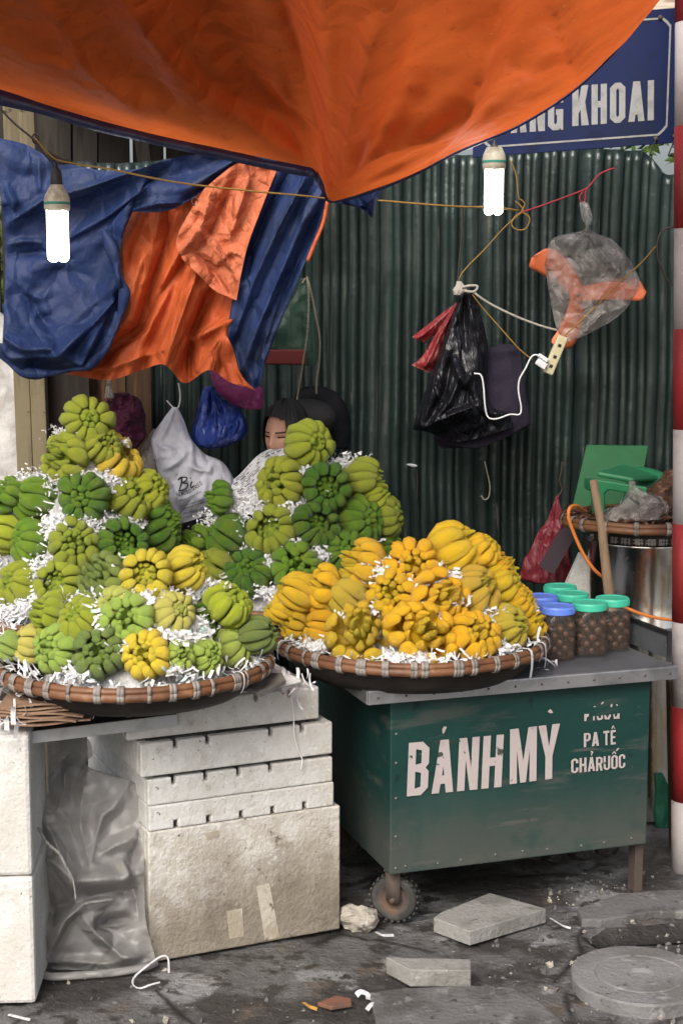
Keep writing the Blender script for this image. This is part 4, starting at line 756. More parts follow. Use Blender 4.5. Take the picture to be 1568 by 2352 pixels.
# ================================================================== LAMPS
def lamp(cx, ytop, yband, yt, yb, wpx, Y, label, nt_, holder=True):
    s = 1 / pxm(Y); top_ = P(cx, yband, Y); t = thing('lamp', label, 'lamp', tuple(P(cx, yb, Y)), 0, 'lit energy saving lamps hanging over the stall')
    zb, zt, zl = P(cx, yt, Y).z, P(cx, ytop, Y).z, P(cx, yb, Y).z; x = top_.x; hw = wpx / 2 * s; T = Matrix.Translation(V((x, Y, 0)))
    zc = zb + .035
    mb = MB(); mb.lathe([(.3 * hw, zt - .045), (.5 * hw, zt - .05), (.75 * hw, zc + .035), (1.1 * hw, zc + .012), (1.16 * hw, zc), (1.16 * hw, zb + .014), (1.08 * hw, zb + .004), (.9 * hw, zb)], 24, T); b = obj('ballast', mb, M['lamp_base'], t)
    mb = MB(); mb.lathe([(1.17 * hw, zb + .022), (1.185 * hw, zb + .023), (1.185 * hw, zb + .029), (1.17 * hw, zb + .030)], 24, T); obj('band', mb, M['lamp_green'], b)
    if holder: mb = MB(); mb.lathe([(.1 * hw, zt + .012), (.22 * hw, zt), (.48 * hw, zt - .012), (.55 * hw, zt - .05), (.45 * hw, zt - .058)], 16, T); obj('holder', mb, M['lamp_black'], t)
    r = hw * .46
    mb = MB()
    for i in range(4):
        a = math.pi / 4 + i * math.pi / 2; px, py = x + math.cos(a) * hw * .62, Y + math.sin(a) * hw * .62
        pr = [(r, zb + .001)] + [(r, lerp(zb, zl + r, .5)), (r, zl + r)] + [(r * math.cos(q), zl + r - r * math.sin(q)) for q in (.4, .8, 1.2, 1.55)]
        mb.lathe(pr, 12, Matrix.Translation(V((px, py, 0))))
    obj('tube', mb, M['tube'], t)
LY = 4.9
lamp(131, 385, 440, 487, 602, 50, LY, 'lit white lamp hanging in front of the blue hanging tarp', 2)
lamp(1134, 330, 372, 392, 494, 45, LY, 'lit white lamp under the blue sign, by the corrugated wall', 2)
cord('hanging_wire', 'thin twisted cord above the lamp in front of the blue tarp', [tuple(P(x, y, LY)) for x, y in ((-20, 225), (30, 280), (80, 322), (95, 345), (118, 372), (126, 390))], .0035, M['wire_dark'])
cord('hanging_wire', 'cord holding the lamp under the blue sign', [tuple(P(x, y, LY)) for x, y in ((1128, 250), (1132, 300), (1134, 335))], .004, M['wire_dark'])
cord('ochre_rope', 'long ochre cord strung from the left lamp across to the right lamp', [tuple(P(x, y, LY - .02)) for x, y in ((82, 318), (118, 358), (150, 372), (250, 388), (400, 418), (560, 437), (700, 450), (756, 456), (860, 460), (960, 468), (1060, 475), (1130, 476), (1192, 484))], .003, M['wire_y'], n=60)
mb = MB(); mb.tube(crv([tuple(P(82 + 7 * math.cos(a), 318 + 11 * math.sin(a), LY)) for a in [i * .6 for i in range(12)]], 30), .003, 5); mb.tube(crv([tuple(P(x, y, LY - .01)) for x, y in ((112, 350), (140, 366), (165, 372), (130, 374), (112, 352))], 20), .005, 5)
tag(obj('knotted_rope', mb, M['wire_dark']), 'loose dark knot of cord above the lamp by the blue tarp', 'cord')
# ================================================================== WALL HANGINGS, RIGHT
HY = 6.12
def wl(pts, Y=HY): return [tuple(P(x, y, Y)) for x, y in pts]
cord('ochre_rope', 'ochre cord from the yellow loop down to the black bag knot', wl([(1198, 488), (1160, 520), (1110, 575), (1075, 610), (1056, 635), (1050, 655)]), .0026, M['wire_y'])
mb = MB(); mb.tube(crv(wl([(1196, 486), (1215, 500), (1208, 524), (1188, 528), (1174, 516), (1182, 498), (1200, 484), (1192, 470), (1182, 462)]), 40), .0032, 6); mb.tube(crv(wl([(1196, 486), (1204, 470), (1198, 460), (1190, 452), (1184, 400), (1170, 366)]), 20), .0026, 6)
tag(obj('rope_loop', mb, M['wire_y']), 'loop of ochre cord tied below the right lamp', 'cord')
cord('red_string', 'taut red string from the ochre loop to the wall above the bagged fan', wl([(1196, 488), (1250, 470), (1330, 440), (1352, 428), (1376, 400), (1410, 386)]), .0034, M['rope_red'])
cord('red_string', 'short red loop tying the neck of the bagged fan', wl([(1338, 440), (1330, 452), (1334, 466), (1342, 462), (1344, 440), (1350, 430)]), .0034, M['rope_red'])
cord('grey_rope', 'grey rope from the black bag knot to the power strip', wl([(1085, 670), (1120, 695), (1180, 725), (1240, 748), (1285, 760)], HY - .06), .0048, M['rope_grey'])
cord('ochre_rope', 'thin ochre cord from the black bag knot down to the white plug', wl([(1084, 676), (1110, 710), (1150, 755), (1190, 800), (1222, 826)], HY - .05), .0026, M['wire_y'])
cord('ochre_rope', 'thin dark ochre cord running up right past the bagged fan', wl([(1290, 775), (1345, 725), (1410, 660), (1470, 605), (1505, 565)], HY - .14), .003, M['wire_y'])
cord('dark_string', 'dark cord hanging down the wall above the black bag', wl([(1062, 470), (1060, 540), (1054, 600), (1050, 660)]), .004, M['wire_dark'])
# bagged bundle
T8 = TR(717.6, 401.9, .5423)
mb = MB(); pouch(mb, [[(560, 575), (590, 556), (612, 545)], [(490, 632), (520, 640), (565, 632)], [(420, 686), (440, 696), (474, 710)]], HY + .03, .02, [([(600, 560), (520, 630), (450, 690)], .02, 14, 20)], T8, 16, 24, 3); tag(obj('red_bag', mb, M['bag_pink']), 'small bright red plastic bag, upper left of the hanging black bag', 'bag')
mb = MB(); pouch(mb, [[(600, 546), (610, 540), (620, 545)], [(535, 650), (565, 655), (600, 650)], [(465, 765), (510, 780), (550, 770)], [(418, 805), (456, 822), (494, 840)]], HY - .0, .04, [([(605, 560), (540, 680), (480, 810)], .03, 16, 14), ([(610, 570), (570, 680), (520, 800)], -.03, 14, 14), ([(600, 560), (500, 690), (440, 800)], .02, 12, 14)], T8, 24, 36, 4); tag(obj('red_bag', mb, M['bag_pink']), 'faded pinkish red bag hanging beside the black bag', 'bag')
mb = MB(); pouch(mb, [[(735, 735), (820, 714), (878, 735)], [(700, 900), (800, 890), (893, 870)], [(600, 1040), (780, 1050), (922, 1028)], [(515, 1105), (700, 1150), (905, 1070)], [(545, 1160), (680, 1150), (800, 1115)]], HY + .02, .06, [([(740, 760), (880, 745)], .02, 14, 30)], T8, 40, 40, 5); tag(obj('cloth_bag', mb, M['cloth_purple']), 'dark purple cloth bag hanging behind the black plastic bag', 'bag')
mb = MB(); pouch(mb, [[(632, 478), (655, 470), (680, 480)], [(596, 580), (650, 570), (715, 600)], [(556, 690), (640, 690), (742, 730)], [(500, 850), (600, 850), (735, 870)], [(452, 980), (590, 970), (760, 980)], [(424, 1074), (600, 1050), (830, 1010)], [(466, 1078), (620, 1128), (850, 1068)]], HY - .04, .13,
    [([(640, 500), (590, 640), (520, 860), (470, 1060)], .05, 30, 40), ([(585, 745), (610, 830), (640, 890), (672, 848)], .05, 26, 40), ([(590, 760), (560, 920), (480, 1065)], -.045, 26, 22), ([(620, 860), (580, 960), (500, 1060)], .05, 20, 30), ([(660, 500), (690, 700), (700, 850)], .04, 30, 30), ([(645, 490), (640, 620), (650, 740)], -.03, 20, 20), ([(470, 1070), (600, 1010), (740, 960), (820, 1000)], .05, 50, 24), ([(650, 900), (700, 1000), (760, 1060)], -.03, 26, 24), ([(520, 900), (540, 960), (530, 1010)], .04, 14, 18), ([(680, 620), (720, 720), (735, 800)], .03, 16, 20), ([(430, 1010), (445, 1040), (430, 1070)], .03, 12, 14)], T8, 64, 90, 6, .03)
tag(obj('black_bag', mb, M['bag_black']), 'bulging black plastic bag hanging on the corrugated wall', 'bag')
mb = MB(); bag(mb, [(646, 1048, 1058), (656, 1046, 1066), (666, 1040, 1072), (678, 1042, 1058)], HY - .12, .8, 5, .3, 9); mb.tube(crv(wl([(1060, 660), (1080, 656), (1096, 658), (1088, 670), (1066, 668)], HY - .14), 16), .005, 6)
tag(obj('rope_knot', mb, M['rope_grey']), 'grey rope knot gathering the black bag', 'rope')
# white cable and power strip
cord('white_cable', 'thin white cable looping over the dark bags to the power strip', wl([(1088, 858), (1104, 862), (1110, 890), (1113, 930), (1120, 958), (1140, 962), (1170, 952), (1192, 952), (1196, 935), (1190, 900), (1192, 872), (1206, 846), (1218, 822), (1228, 815), (1240, 818)], HY - .22), .0031, M['cable_white'], n=60)
t_ = thing('power_strip', 'beige power strip hanging on a grey rope with white plugs in it', 'power strip', tuple(P(1255, 862, HY - .15)))
a, b = P(1292, 772, HY - .14), P(1256, 858, HY - .14); dz = (b - a); ang = math.atan2(dz.x, -dz.z); mb = MB(); mb.box((a + b) / 2, (.040, .03, dz.length), Matrix.Rotation(-ang, 3, 'Y')); obj('casing', mb, M['beige'], t_, smooth=False, bevel=.005)
for x, y in ((1242, 836), (1246, 822)): mb = MB(); mb.box(P(x, y, HY - .16), (.042, .03, .026 if y > 830 else .016), Matrix.Rotation(-ang + .2, 3, 'Y')); obj('plug', mb, M['cable_white'], t_, smooth=False, bevel=.004)
mb = MB()
for q in (.25, .55, .8): mb.box(lerp(a, b, q) + V((0, -.0155, 0)), (.012, .003, .012), Matrix.Rotation(-ang, 3, 'Y'))
obj('socket', mb, M['black_iron'], t_, smooth=False)
# fan in its clear bag
t_ = thing('fan', 'orange three-bladed fan wrapped in clear plastic on the wall', 'fan', tuple(P(1330, 680, HY - .06)))
hubp = P(1327, 677, HY - .06)
def blade(angd, L, w0, w1, bend):
    mb = MB()
    def fn(u, v):
        a = R(angd) + bend * u * u; d = V((math.cos(a), 0, math.sin(a))); s = V((-math.sin(a), 0, math.cos(a)))
        ww = lerp(w0, w1, math.sin(min(1, u * 1.15) * 1.6)) * (1 if u < .85 else math.sqrt(max(0.02, 1 - ((u - .85) / .15) ** 2)))
        return hubp + d * (L * u + .012) + s * ((v - .5) * ww) + V((0, .03 * (v - .5) - .01 * math.sin(v * 3.1), 0))
    mb.grid(fn, 18, 8); return obj('blade', mb, M['fan_orange'], t_, solid=.003)
blade(126, .215, .055, .105, .25); blade(10, .245, .055, .085, -.12); blade(262, .205, .055, .09, -.22)
mb = MB(); mb.lathe([(0, -.022), (.02, -.022), (.032, -.012), (.034, .02)], 20, Matrix.Translation(hubp) @ Matrix.Rotation(R(-90), 4, 'X')); obj('hub', mb, M['fan_orange'], t_)
mb = MB(); mb.sphere(hubp + V((-.004, -.024, 0)), .007, 8, 6); obj('shaft', mb, M['steel'], t_)
mb = MB(); pouch(mb, [[(1128, 118), (1148, 112), (1168, 122)], [(1138, 180), (1160, 176), (1184, 182)], [(1146, 232), (1162, 240), (1180, 236)], [(1020, 268), (1160, 262), (1270, 276)], [(984, 360), (1160, 350), (1340, 360)], [(990, 440), (1160, 440), (1384, 462)], [(1008, 540), (1160, 540), (1330, 560)], [(1026, 630), (1140, 640), (1260, 622)], [(1046, 692), (1080, 706), (1130, 690)]], HY - .07, .07,
    [([(1160, 240), (1220, 330), (1310, 420), (1320, 560)], .05, 30, 40), ([(1150, 240), (1100, 300), (1040, 270)], .04, 20, 30), ([(1200, 540), (1260, 460), (1310, 390)], .04, 20, 26), ([(1160, 660), (1220, 590), (1325, 560)], .05, 22, 26), ([(1165, 240), (1180, 340), (1260, 410)], -.03, 24, 24), ([(1010, 470), (1060, 560), (1040, 660)], .04, 24, 20), ([(1130, 120), (1160, 200), (1150, 235)], .015, 10, 12), ([(1290, 300), (1370, 450)], .03, 20, 26), ([(1100, 330), (1140, 400), (1120, 460)], .03, 20, 24)], T8, 60, 90, 8, .02)
tag(obj('clear_bag', mb, M['bag_clear']), 'crumpled clear plastic bag wrapped round the orange fan', 'bag')
# wire hook and hole marks on the wall
cord('wire_hook', 'pale bent wire hooked on the wall under the bags', wl([(1112, 1060), (1118, 1085), (1124, 1115), (1122, 1140), (1112, 1148), (1104, 1138)], WY - .06), .003, M['rope_grey'], cat='wire')
cord('wire_hook', 'dark cord loop hanging by the right pole on the wall', wl([(1545, 520), (1520, 530), (1508, 560), (1512, 600), (1530, 640), (1545, 655)], WY - .08), .004, M['wire_dark'], cat='cord')
mb = MB(); bag(mb, [(1065, 936, 942), (1067, 934, 954), (1071, 942, 958), (1073, 948, 954)], WY - .045, .2, 3, .3, 5); tag(obj('rag', mb, M['bag_white']), 'tiny white scrap caught in a hole of the wall', 'scrap')
cord('dark_string', 'thin string hanging below the white scrap on the wall', wl([(957, 1080), (958, 1110), (957, 1150)], WY - .05), .0025, M['wire_dark'])
# hanging red bag with knife
mb = MB(); bag(mb, [(1138, 1276, 1282), (1160, 1270, 1284), (1200, 1252, 1298), (1240, 1228, 1306), (1290, 1204, 1312), (1318, 1192, 1314), (1334, 1205, 1315), (1342, 1250, 1310)], HY - .05, .4, 7, .18, 12, n=48, crumple=.016); tag(obj('red_bag', mb, M['bag_red']), 'red plastic bag hanging by its handles left of the round rack', 'bag')
cord('dark_string', 'knotted dark cord holding the red bag on the wall', wl([(1290, 1060), (1288, 1085), (1284, 1105), (1290, 1125), (1280, 1140)], HY - .02), .005, M['wire_dark'])
mb = MB(); ex2 = P(1305, 1210, HY - .2) - P(1238, 1328, HY - .2); e1 = ex2.normalized(); e2 = e1.cross(V((0, -1, 0))); kl = .15
mb.prism([(0, -.033), (kl, -.033), (kl + .03, -.02), (kl + .03, .008), (kl, .033), (0, .033), (-.006, 0)], P(1254, 1308, HY - .17), e1, e2, V((0, -1, 0)), 0, .003); mb.prism([(kl + .03, -.006), (kl + .065, -.01), (kl + .065, .006), (kl + .03, .006)], P(1254, 1308, HY - .17), e1, e2, V((0, -1, 0)), -.004, .007)
tag(obj('scraper', mb, mat('dark scraper', (.05, .035, .045), .5), smooth=False), 'dark flat scraper blade showing against the red bag', 'scraper')
# ================================================================== RIGHT BACK CORNER: drum, basket, stools
DY = 5.82; dc = P(1480, 1300, DY); dr = (P(1480, 1300, DY) - P(1350, 1300, DY)).length
t_ = thing('steel_drum', 'polished stainless drum stove under the round basket', 'drum', (dc.x, DY, 0)); T = Matrix.Translation(V((dc.x, DY, 0))); zt = P(1480, 1262, DY - dr).z
mb = MB(); mb.lathe([(dr, .0), (dr, zt - .3), (dr + .003, zt - .295), (dr, zt - .29), (dr, zt), (dr + .006, zt + .006), (dr - .004, zt + .012)], 56, T); obj('shell', mb, M['mirror_steel'], t_)
def perf():
    m = mat('perforated rim', (.4, .38, .36), .5, metal=.6); t = m.node_tree; b = t.nodes['Principled BSDF']; tc = N(t, 'ShaderNodeTexCoord'); vo = N(t, 'ShaderNodeTexVoronoi'); vo.inputs['Scale'].default_value = 90; vo.inputs['Randomness'].default_value = .15
    mr = N(t, 'ShaderNodeMapRange'); setin(mr, From_Min=.32, From_Max=.42); t.links.new(tc.outputs['Object'], vo.inputs[0]); t.links.new(vo.outputs['Distance'], mr.inputs['Value']); c = mixc(t, mr.outputs[0], (.02, .02, .02), (.42, .40, .38)); t.links.new(c, b.inputs['Base Color']); return m
mb = MB(); z1 = P(1480, 1232, DY - dr).z; mb.lathe([(dr - .02, zt), (dr - .02, z1 - .012)], 56, T); rim_ = obj('perforated_rim', mb, perf(), t_)
mb = MB(); mb.lathe([(dr - .026, z1 - .014), (dr - .012, z1 - .012), (dr - .012, z1 - .003), (dr - .03, z1)], 56, T)
for k in range(9): a = math.pi * 1.05 + k * .24; mb.box(V((dc.x + math.cos(a) * (dr - .017), DY + math.sin(a) * (dr - .017), (zt + z1) / 2)), (.008, .008, z1 - zt - .02), Matrix.Rotation(a, 3, 'Z'))
obj('rim_ring', mb, M['rust'], t_, smooth=False)
# ---- baskets
def basket(label, cx, cy, zr, r, depth, group, rb=.55, nb=34, seed=1, tilt=(0, 0)):
    """round shallow basket: woven bowl, bamboo rim, pale bindings"""
    t = thing('basket', label, 'basket', (cx, cy, zr - depth), 0, group); T = Matrix.Translation(V((cx, cy, zr))) @ Matrix.Rotation(tilt[0], 4, 'X') @ Matrix.Rotation(tilt[1], 4, 'Y'); rr = random.Random(seed)
    prof = [(0.001, -depth), (r * rb * .6, -depth), (r * rb, -depth * .98), (r * .89, -depth * .74), (r * .955, -depth * .42), (r * .985, -.02), (r * .99, .004), (r * .97, .004), (r * .93, -depth * .38), (r * .87, -depth * .68), (r * rb * .95, -depth + .008), (.001, -depth + .008)]
    mb = MB(); mb.lathe(prof, 72, T); o = obj('bowl', mb, M['weave'], t)
    uv = o.data.uv_layers.new(name='UVMap')
    for p in o.data.polygons:
        for li in p.loop_indices:
            v = o.data.vertices[o.data.loops[li].vertex_index].co; v = T.inverted() @ (WM[o] @ v); a = math.atan2(v.y, v.x); uv.data[li].uv = (a / 6.283 * 10 * r / .4, (v.z / depth + math.hypot(v.x, v.y) / r) * .55)
    mb = MB()
    for dz, rad in ((-.016, .013), (.0, .009)): mb.tube([T @ V(((r + .004) * math.cos(a), (r + .004) * math.sin(a), dz + .0015 * math.sin(a * 5))) for a in [2 * math.pi * i / 90 for i in range(91)]], rad, 8, flat=1.2, cap=False)
    rm = obj('rim', mb, M['bamboo'], t)
    for i in range(nb):
        mb = MB(); a = 2 * math.pi * (i + rr.uniform(-.3, .3)) / nb; k_ = rr.choice((1, 2, 2, 3))
        if math.sin(a) > .35: continue      # the far rim lies hidden behind the heap
        for j in range(k_):
            aa = a + j * .024; c = T @ V(((r + .004) * math.cos(aa), (r + .004) * math.sin(aa), -.010)); rx = Matrix.Rotation(aa, 3, 'Z')
            pts = [c + T.to_3x3() @ (rx @ V((.0165 * math.cos(q), 0, .0245 * math.sin(q)))) for q in [k * .6283 for k in range(11)]]
            mb.add([p + (rx @ V((0, s, 0))) for p in pts for s in (-.0052, .0052)], [(2 * k, 2 * k + 1, 2 * k + 3, 2 * k + 2) for k in range(10)])
        obj('binding', mb, M['binding'], rm, solid=.0012)
    return t
bY = 5.72; bc = P(1465, 1186, bY); brr = (P(1630, 1186, bY) - P(1292, 1186, bY)).length / 2
basket('round bamboo basket of dried strips resting on the steel drum', bc.x, bY, bc.z, brr, bc.z - z1 - .002, 'round bamboo baskets', .7, 18, 7)
# contents: dried strips in clear plastic
mb = MB(); rr = random.Random(9)
for i in range(190):
    a = rr.uniform(0, 6.28); q = brr * math.sqrt(rr.random()) * .9; p = V((bc.x + q * math.cos(a), bY + q * math.sin(a), bc.z - .02 + .035 * rr.random() + .13 * max(0, (q * math.cos(a)) / brr - .1)))
    d = V((rr.uniform(-1, 1), rr.uniform(-1, 1), rr.uniform(-.3, .4))).normalized() * rr.uniform(.02, .05); mb.tube([p - d, p + V((0, 0, .01)), p + d], [.004, .006, .003], 4)
tag(obj('dried_strips', mb, M['dried']), 'brown dried strips filling the round basket on the drum', 'dried food', kind='stuff')
mb = MB(); bag(mb, [(1078, 1525, 1545), (1098, 1505, 1580), (1130, 1480, 1610), (1165, 1462, 1620), (1190, 1466, 1600)], bY - .05, .8, 6, .15, 4, crumple=.03); tag(obj('dried_mound', mb, M['dried']), 'mound of dried brown strips behind the striped pole', 'dried food')
mb = MB(); bag(mb, [(1106, 1440, 1458), (1120, 1444, 1462), (1138, 1440, 1505), (1160, 1420, 1530), (1182, 1385, 1540), (1192, 1385, 1538)], bY - .16, .5, 7, .3, 14, crumple=.03); tag(obj('clear_bag', mb, M['bag_clear']), 'crumpled clear plastic bag lying on the round basket', 'bag')
# stools
def P3(x, y, Y): return P(x, y, Y)
mb = MB(); o_ = P(1312, 1168, 6.05); e1 = (P(1460, 1168, 6.05) - o_); e2 = (P(1345, 1022, 6.2) - o_)
wv = (P(1487, 1024, 6.2) - P(1345, 1022, 6.2))
mb.add([o_, o_ + e1, o_ + e2 + wv, o_ + e2], [(0, 1, 2, 3)]); n_ = V((0, -1, .2)).normalized() * .012
mb.add([p + n_ for p in (o_, o_ + e1, o_ + e2 + wv, o_ + e2)], [(3, 2, 1, 0)])
q = len(mb.v) - 8; mb.f += [[q + i, q + (i + 1) % 4, q + 4 + (i + 1) % 4, q + 4 + i] for i in range(4)]; mb.m += [0] * 4
tag(obj('green_board', mb, M['green_board'], smooth=False, bevel=.003), 'flat green plastic board leaning on the wall behind the green stool', 'board')
t_ = thing('plastic_stool', 'green plastic stool tipped on its side in the round basket', 'stool', tuple(P(1420, 1170, 5.78)))
SYY = 5.72
def slab(name, quad, d, m=M['green_plastic']):
    mb = MB(); n = (quad[1] - quad[0]).cross(quad[2] - quad[0]).normalized() * d; mb.add(quad + [p + n for p in quad], [(0, 1, 2, 3), (7, 6, 5, 4)] + [(i, (i + 1) % 4, 4 + (i + 1) % 4, 4 + i) for i in range(4)]); return obj(name, mb, m, t_, smooth=False, bevel=.008)
slab('seat', [P(1368, 1095, SYY), P(1452, 1110, SYY - .06), P(1510, 1105, SYY + .14), P(1428, 1076, SYY + .2)], .02)
mb = MB(); fo = P(1372, 1100, SYY - .005); fe = (P(1450, 1114, SYY - .065) - fo); fl = fe.length; fe.normalize()
mb.prism([(-.004, 0), (.0, -.145), (.035, -.145), (.03, -.05), (.045, -.032), (fl - .01, -.030), (fl + .06, -.03), (fl + .06, .004)], fo, fe, V((0, 0, 1)), fe.cross(V((0, 0, 1))), 0, .016); obj('leg_frame', mb, M['green_plastic'], t_, smooth=False, bevel=.006)
mb = MB(); so_ = P(1369, 1100, SYY + .004); se = P(1340, 1098, SYY + .16) - so_; sl = se.length; se.normalize()
mb.prism([(0, 0), (.0, -.145), (.05, -.14), (.08, -.05), (sl, -.04), (sl, .0)], so_, se, V((0, 0, 1)), se.cross(V((0, 0, 1))), -.0, .014); obj('side_frame', mb, M['green_plastic'], t_, smooth=False, bevel=.006)
mb = MB(); mb.prism([(0, -.02), (.014, -.025), (.02, -.105), (.006, -.11)], fo + V((.004, -.004, -.012)), fe, V((0, 0, 1)), V((0, -1, 0)), .0, .004); mb.box(P(1404, 1086, SYY + .07), (.02, .02, .012), Matrix.Rotation(.2, 3, 'Y')); obj('sticker', mb, M['sticker'], t_, smooth=False)
mb = MB(); q = P(1492, 1100, 5.95); mb.lathe([(0, .04), (.05, .036), (.075, .02), (.085, -.03), (.08, -.09)], 24, Matrix.Translation(q) @ Matrix.Rotation(.25, 4, 'Y')); tag(obj('plastic_bowl', mb, M['green_plastic']), 'upturned green plastic bowl behind the green stool', 'bowl')
# stick and orange rope
mb = MB(); a, b = P(1361, 1102, 5.52), P(1402, 1385, 5.45); mb.tube([a, lerp(a, b, .4) + V((.006, 0, 0)), lerp(a, b, .75), b, P(1412, 1445, 5.42)], [.0145, .016, .018, .021, .022], 10); tag(obj('wooden_stick', mb, M['wood_stick']), 'weathered wooden stick leaning on the round basket rim', 'stick')
cord('orange_rope', 'orange rope hooked over the round basket rim, falling behind the stick', [tuple(P(x, y, Y)) for x, y, Y in ((1340, 1176, 5.62), (1325, 1162, 5.5), (1308, 1166, 5.44), (1305, 1190, 5.43), (1318, 1228, 5.44), (1340, 1275, 5.45), (1365, 1310, 5.46), (1390, 1330, 5.5))], .0065, M['hose_orange'], cat='rope', n=40)
cord('orange_rope', 'orange rope slack across the foot of the steel drum', [tuple(P(x, y, 5.45)) for x, y in ((1428, 1392), (1460, 1406), (1500, 1418), (1550, 1425))], .0065, M['hose_orange'], cat='rope')
mb = MB(); mb.box(P(1330, 1340, 5.95), (.1, .05, .22), Matrix.Rotation(.4, 3, 'Y')); tag(obj('broken_board', mb, M['foam'], smooth=False, bevel=.004), 'pale broken board between the jars and the steel drum', 'board')
# ================================================================== JARS
def jar(label, cx, yb, lid, seed):
    p = PZ(cx, yb, CZ); r = .0605; t = thing('jar', label, 'jar', (p.x, p.y + r, CZ), CANG * .2, 'screw-top jars of preserved fruit on the counter'); rr = random.Random(seed); T = WM[t]
    def sq(rad, z, k, n=32): # rounded square section
        out = []
        for j in range(n):
            a = 2 * math.pi * j / n; c, s = math.cos(a), math.sin(a); e = lerp(1, 1 / (abs(c) ** 4 + abs(s) ** 4) ** .25, k); out.append(T @ V((c * rad * e, s * rad * e, z)))
        return out
    hj = .150; prof = [(r * .86, .003, 1), (r * .9, .001, 1), (r * .93, .008, 1), (r * .93, .05, 1), (r * .93, hj - .04, 1), (r * .9, hj - .022, .8), (r * .84, hj - .008, .3), (r * .8, hj, 0)]
    mb = MB(); vs = []
    for rad, z, k in prof: vs += sq(rad, z, k)
    mb.add(vs, [(i * 32 + j, i * 32 + (j + 1) % 32, (i + 1) * 32 + (j + 1) % 32, (i + 1) * 32 + j) for i in range(len(prof) - 1) for j in range(32)] + [tuple(range(31, -1, -1))]); obj('glass', mb, M['jar_glass'], t)
    mb = MB(); vs = []
    for rad, z, k in [(r * .82, .006, 1), (r * .86, .012, 1), (r * .86, hj - .05, 1), (r * .84, hj - .036, .9)]: vs += sq(rad, z, k)
    mb.add(vs, [(i * 32 + j, i * 32 + (j + 1) % 32, (i + 1) * 32 + (j + 1) % 32, (i + 1) * 32 + j) for i in range(3) for j in range(32)] + [tuple(range(31, -1, -1)), tuple(range(96, 128))]); obj('syrup', mb, M['brown_syrup'], t)
    mb = MB()
    for i in range(40):
        z = .022 + (i // 8) * .0215; q = i % 8; a = q * .785 + (i // 8) * .4; rad = r * .70; c, s = math.cos(a), math.sin(a); e = 1 / (abs(c) ** 4 + abs(s) ** 4) ** .25; mb.sphere(T @ V((c * rad * e, s * rad * e, z + rr.uniform(-.004, .004))), rr.uniform(.0125, .0155), 10, 7)
    f = obj('preserved_fruit', mb, M['apricot'], t); f['kind'] = 'stuff'
    mb = MB(); mb.lathe([(r * .90, hj - .002), (r * .93, hj), (r * .93, hj + .018), (r * .89, hj + .023), (r * .8, hj + .022), (r * .78, hj + .0205), (0.001, hj + .0205)], 40, T)
    for j in range(40): a = j * .157; mb.box(T @ V((math.cos(a) * r * .93, math.sin(a) * r * .93, hj + .009)), (.0016, .003, .014), Matrix.Rotation(a, 3, 'Z'))
    obj('lid', mb, M['lid_' + lid], t, smooth=False)
    return p
jar('jar with blue lid standing nearest the basket, in the front row', 1283, 1521, 'blue', 1)
jar('teal-lidded jar in the front row, between blue-lidded jar and right-hand jar', 1357, 1511, 'teal', 2)
jar('teal-lidded jar set at the right end, beside the black rail', 1410, 1499, 'teal', 3)
jar('jar with blue lid half hidden behind the yellow citrons', 1245, 1494, 'blue', 4)
jar('teal-lidded jar in the middle of the back, behind two front jars', 1316, 1486, 'teal', 5)
jar('rearmost teal-lidded jar, against the corrugated wall', 1289, 1466, 'teal', 6)
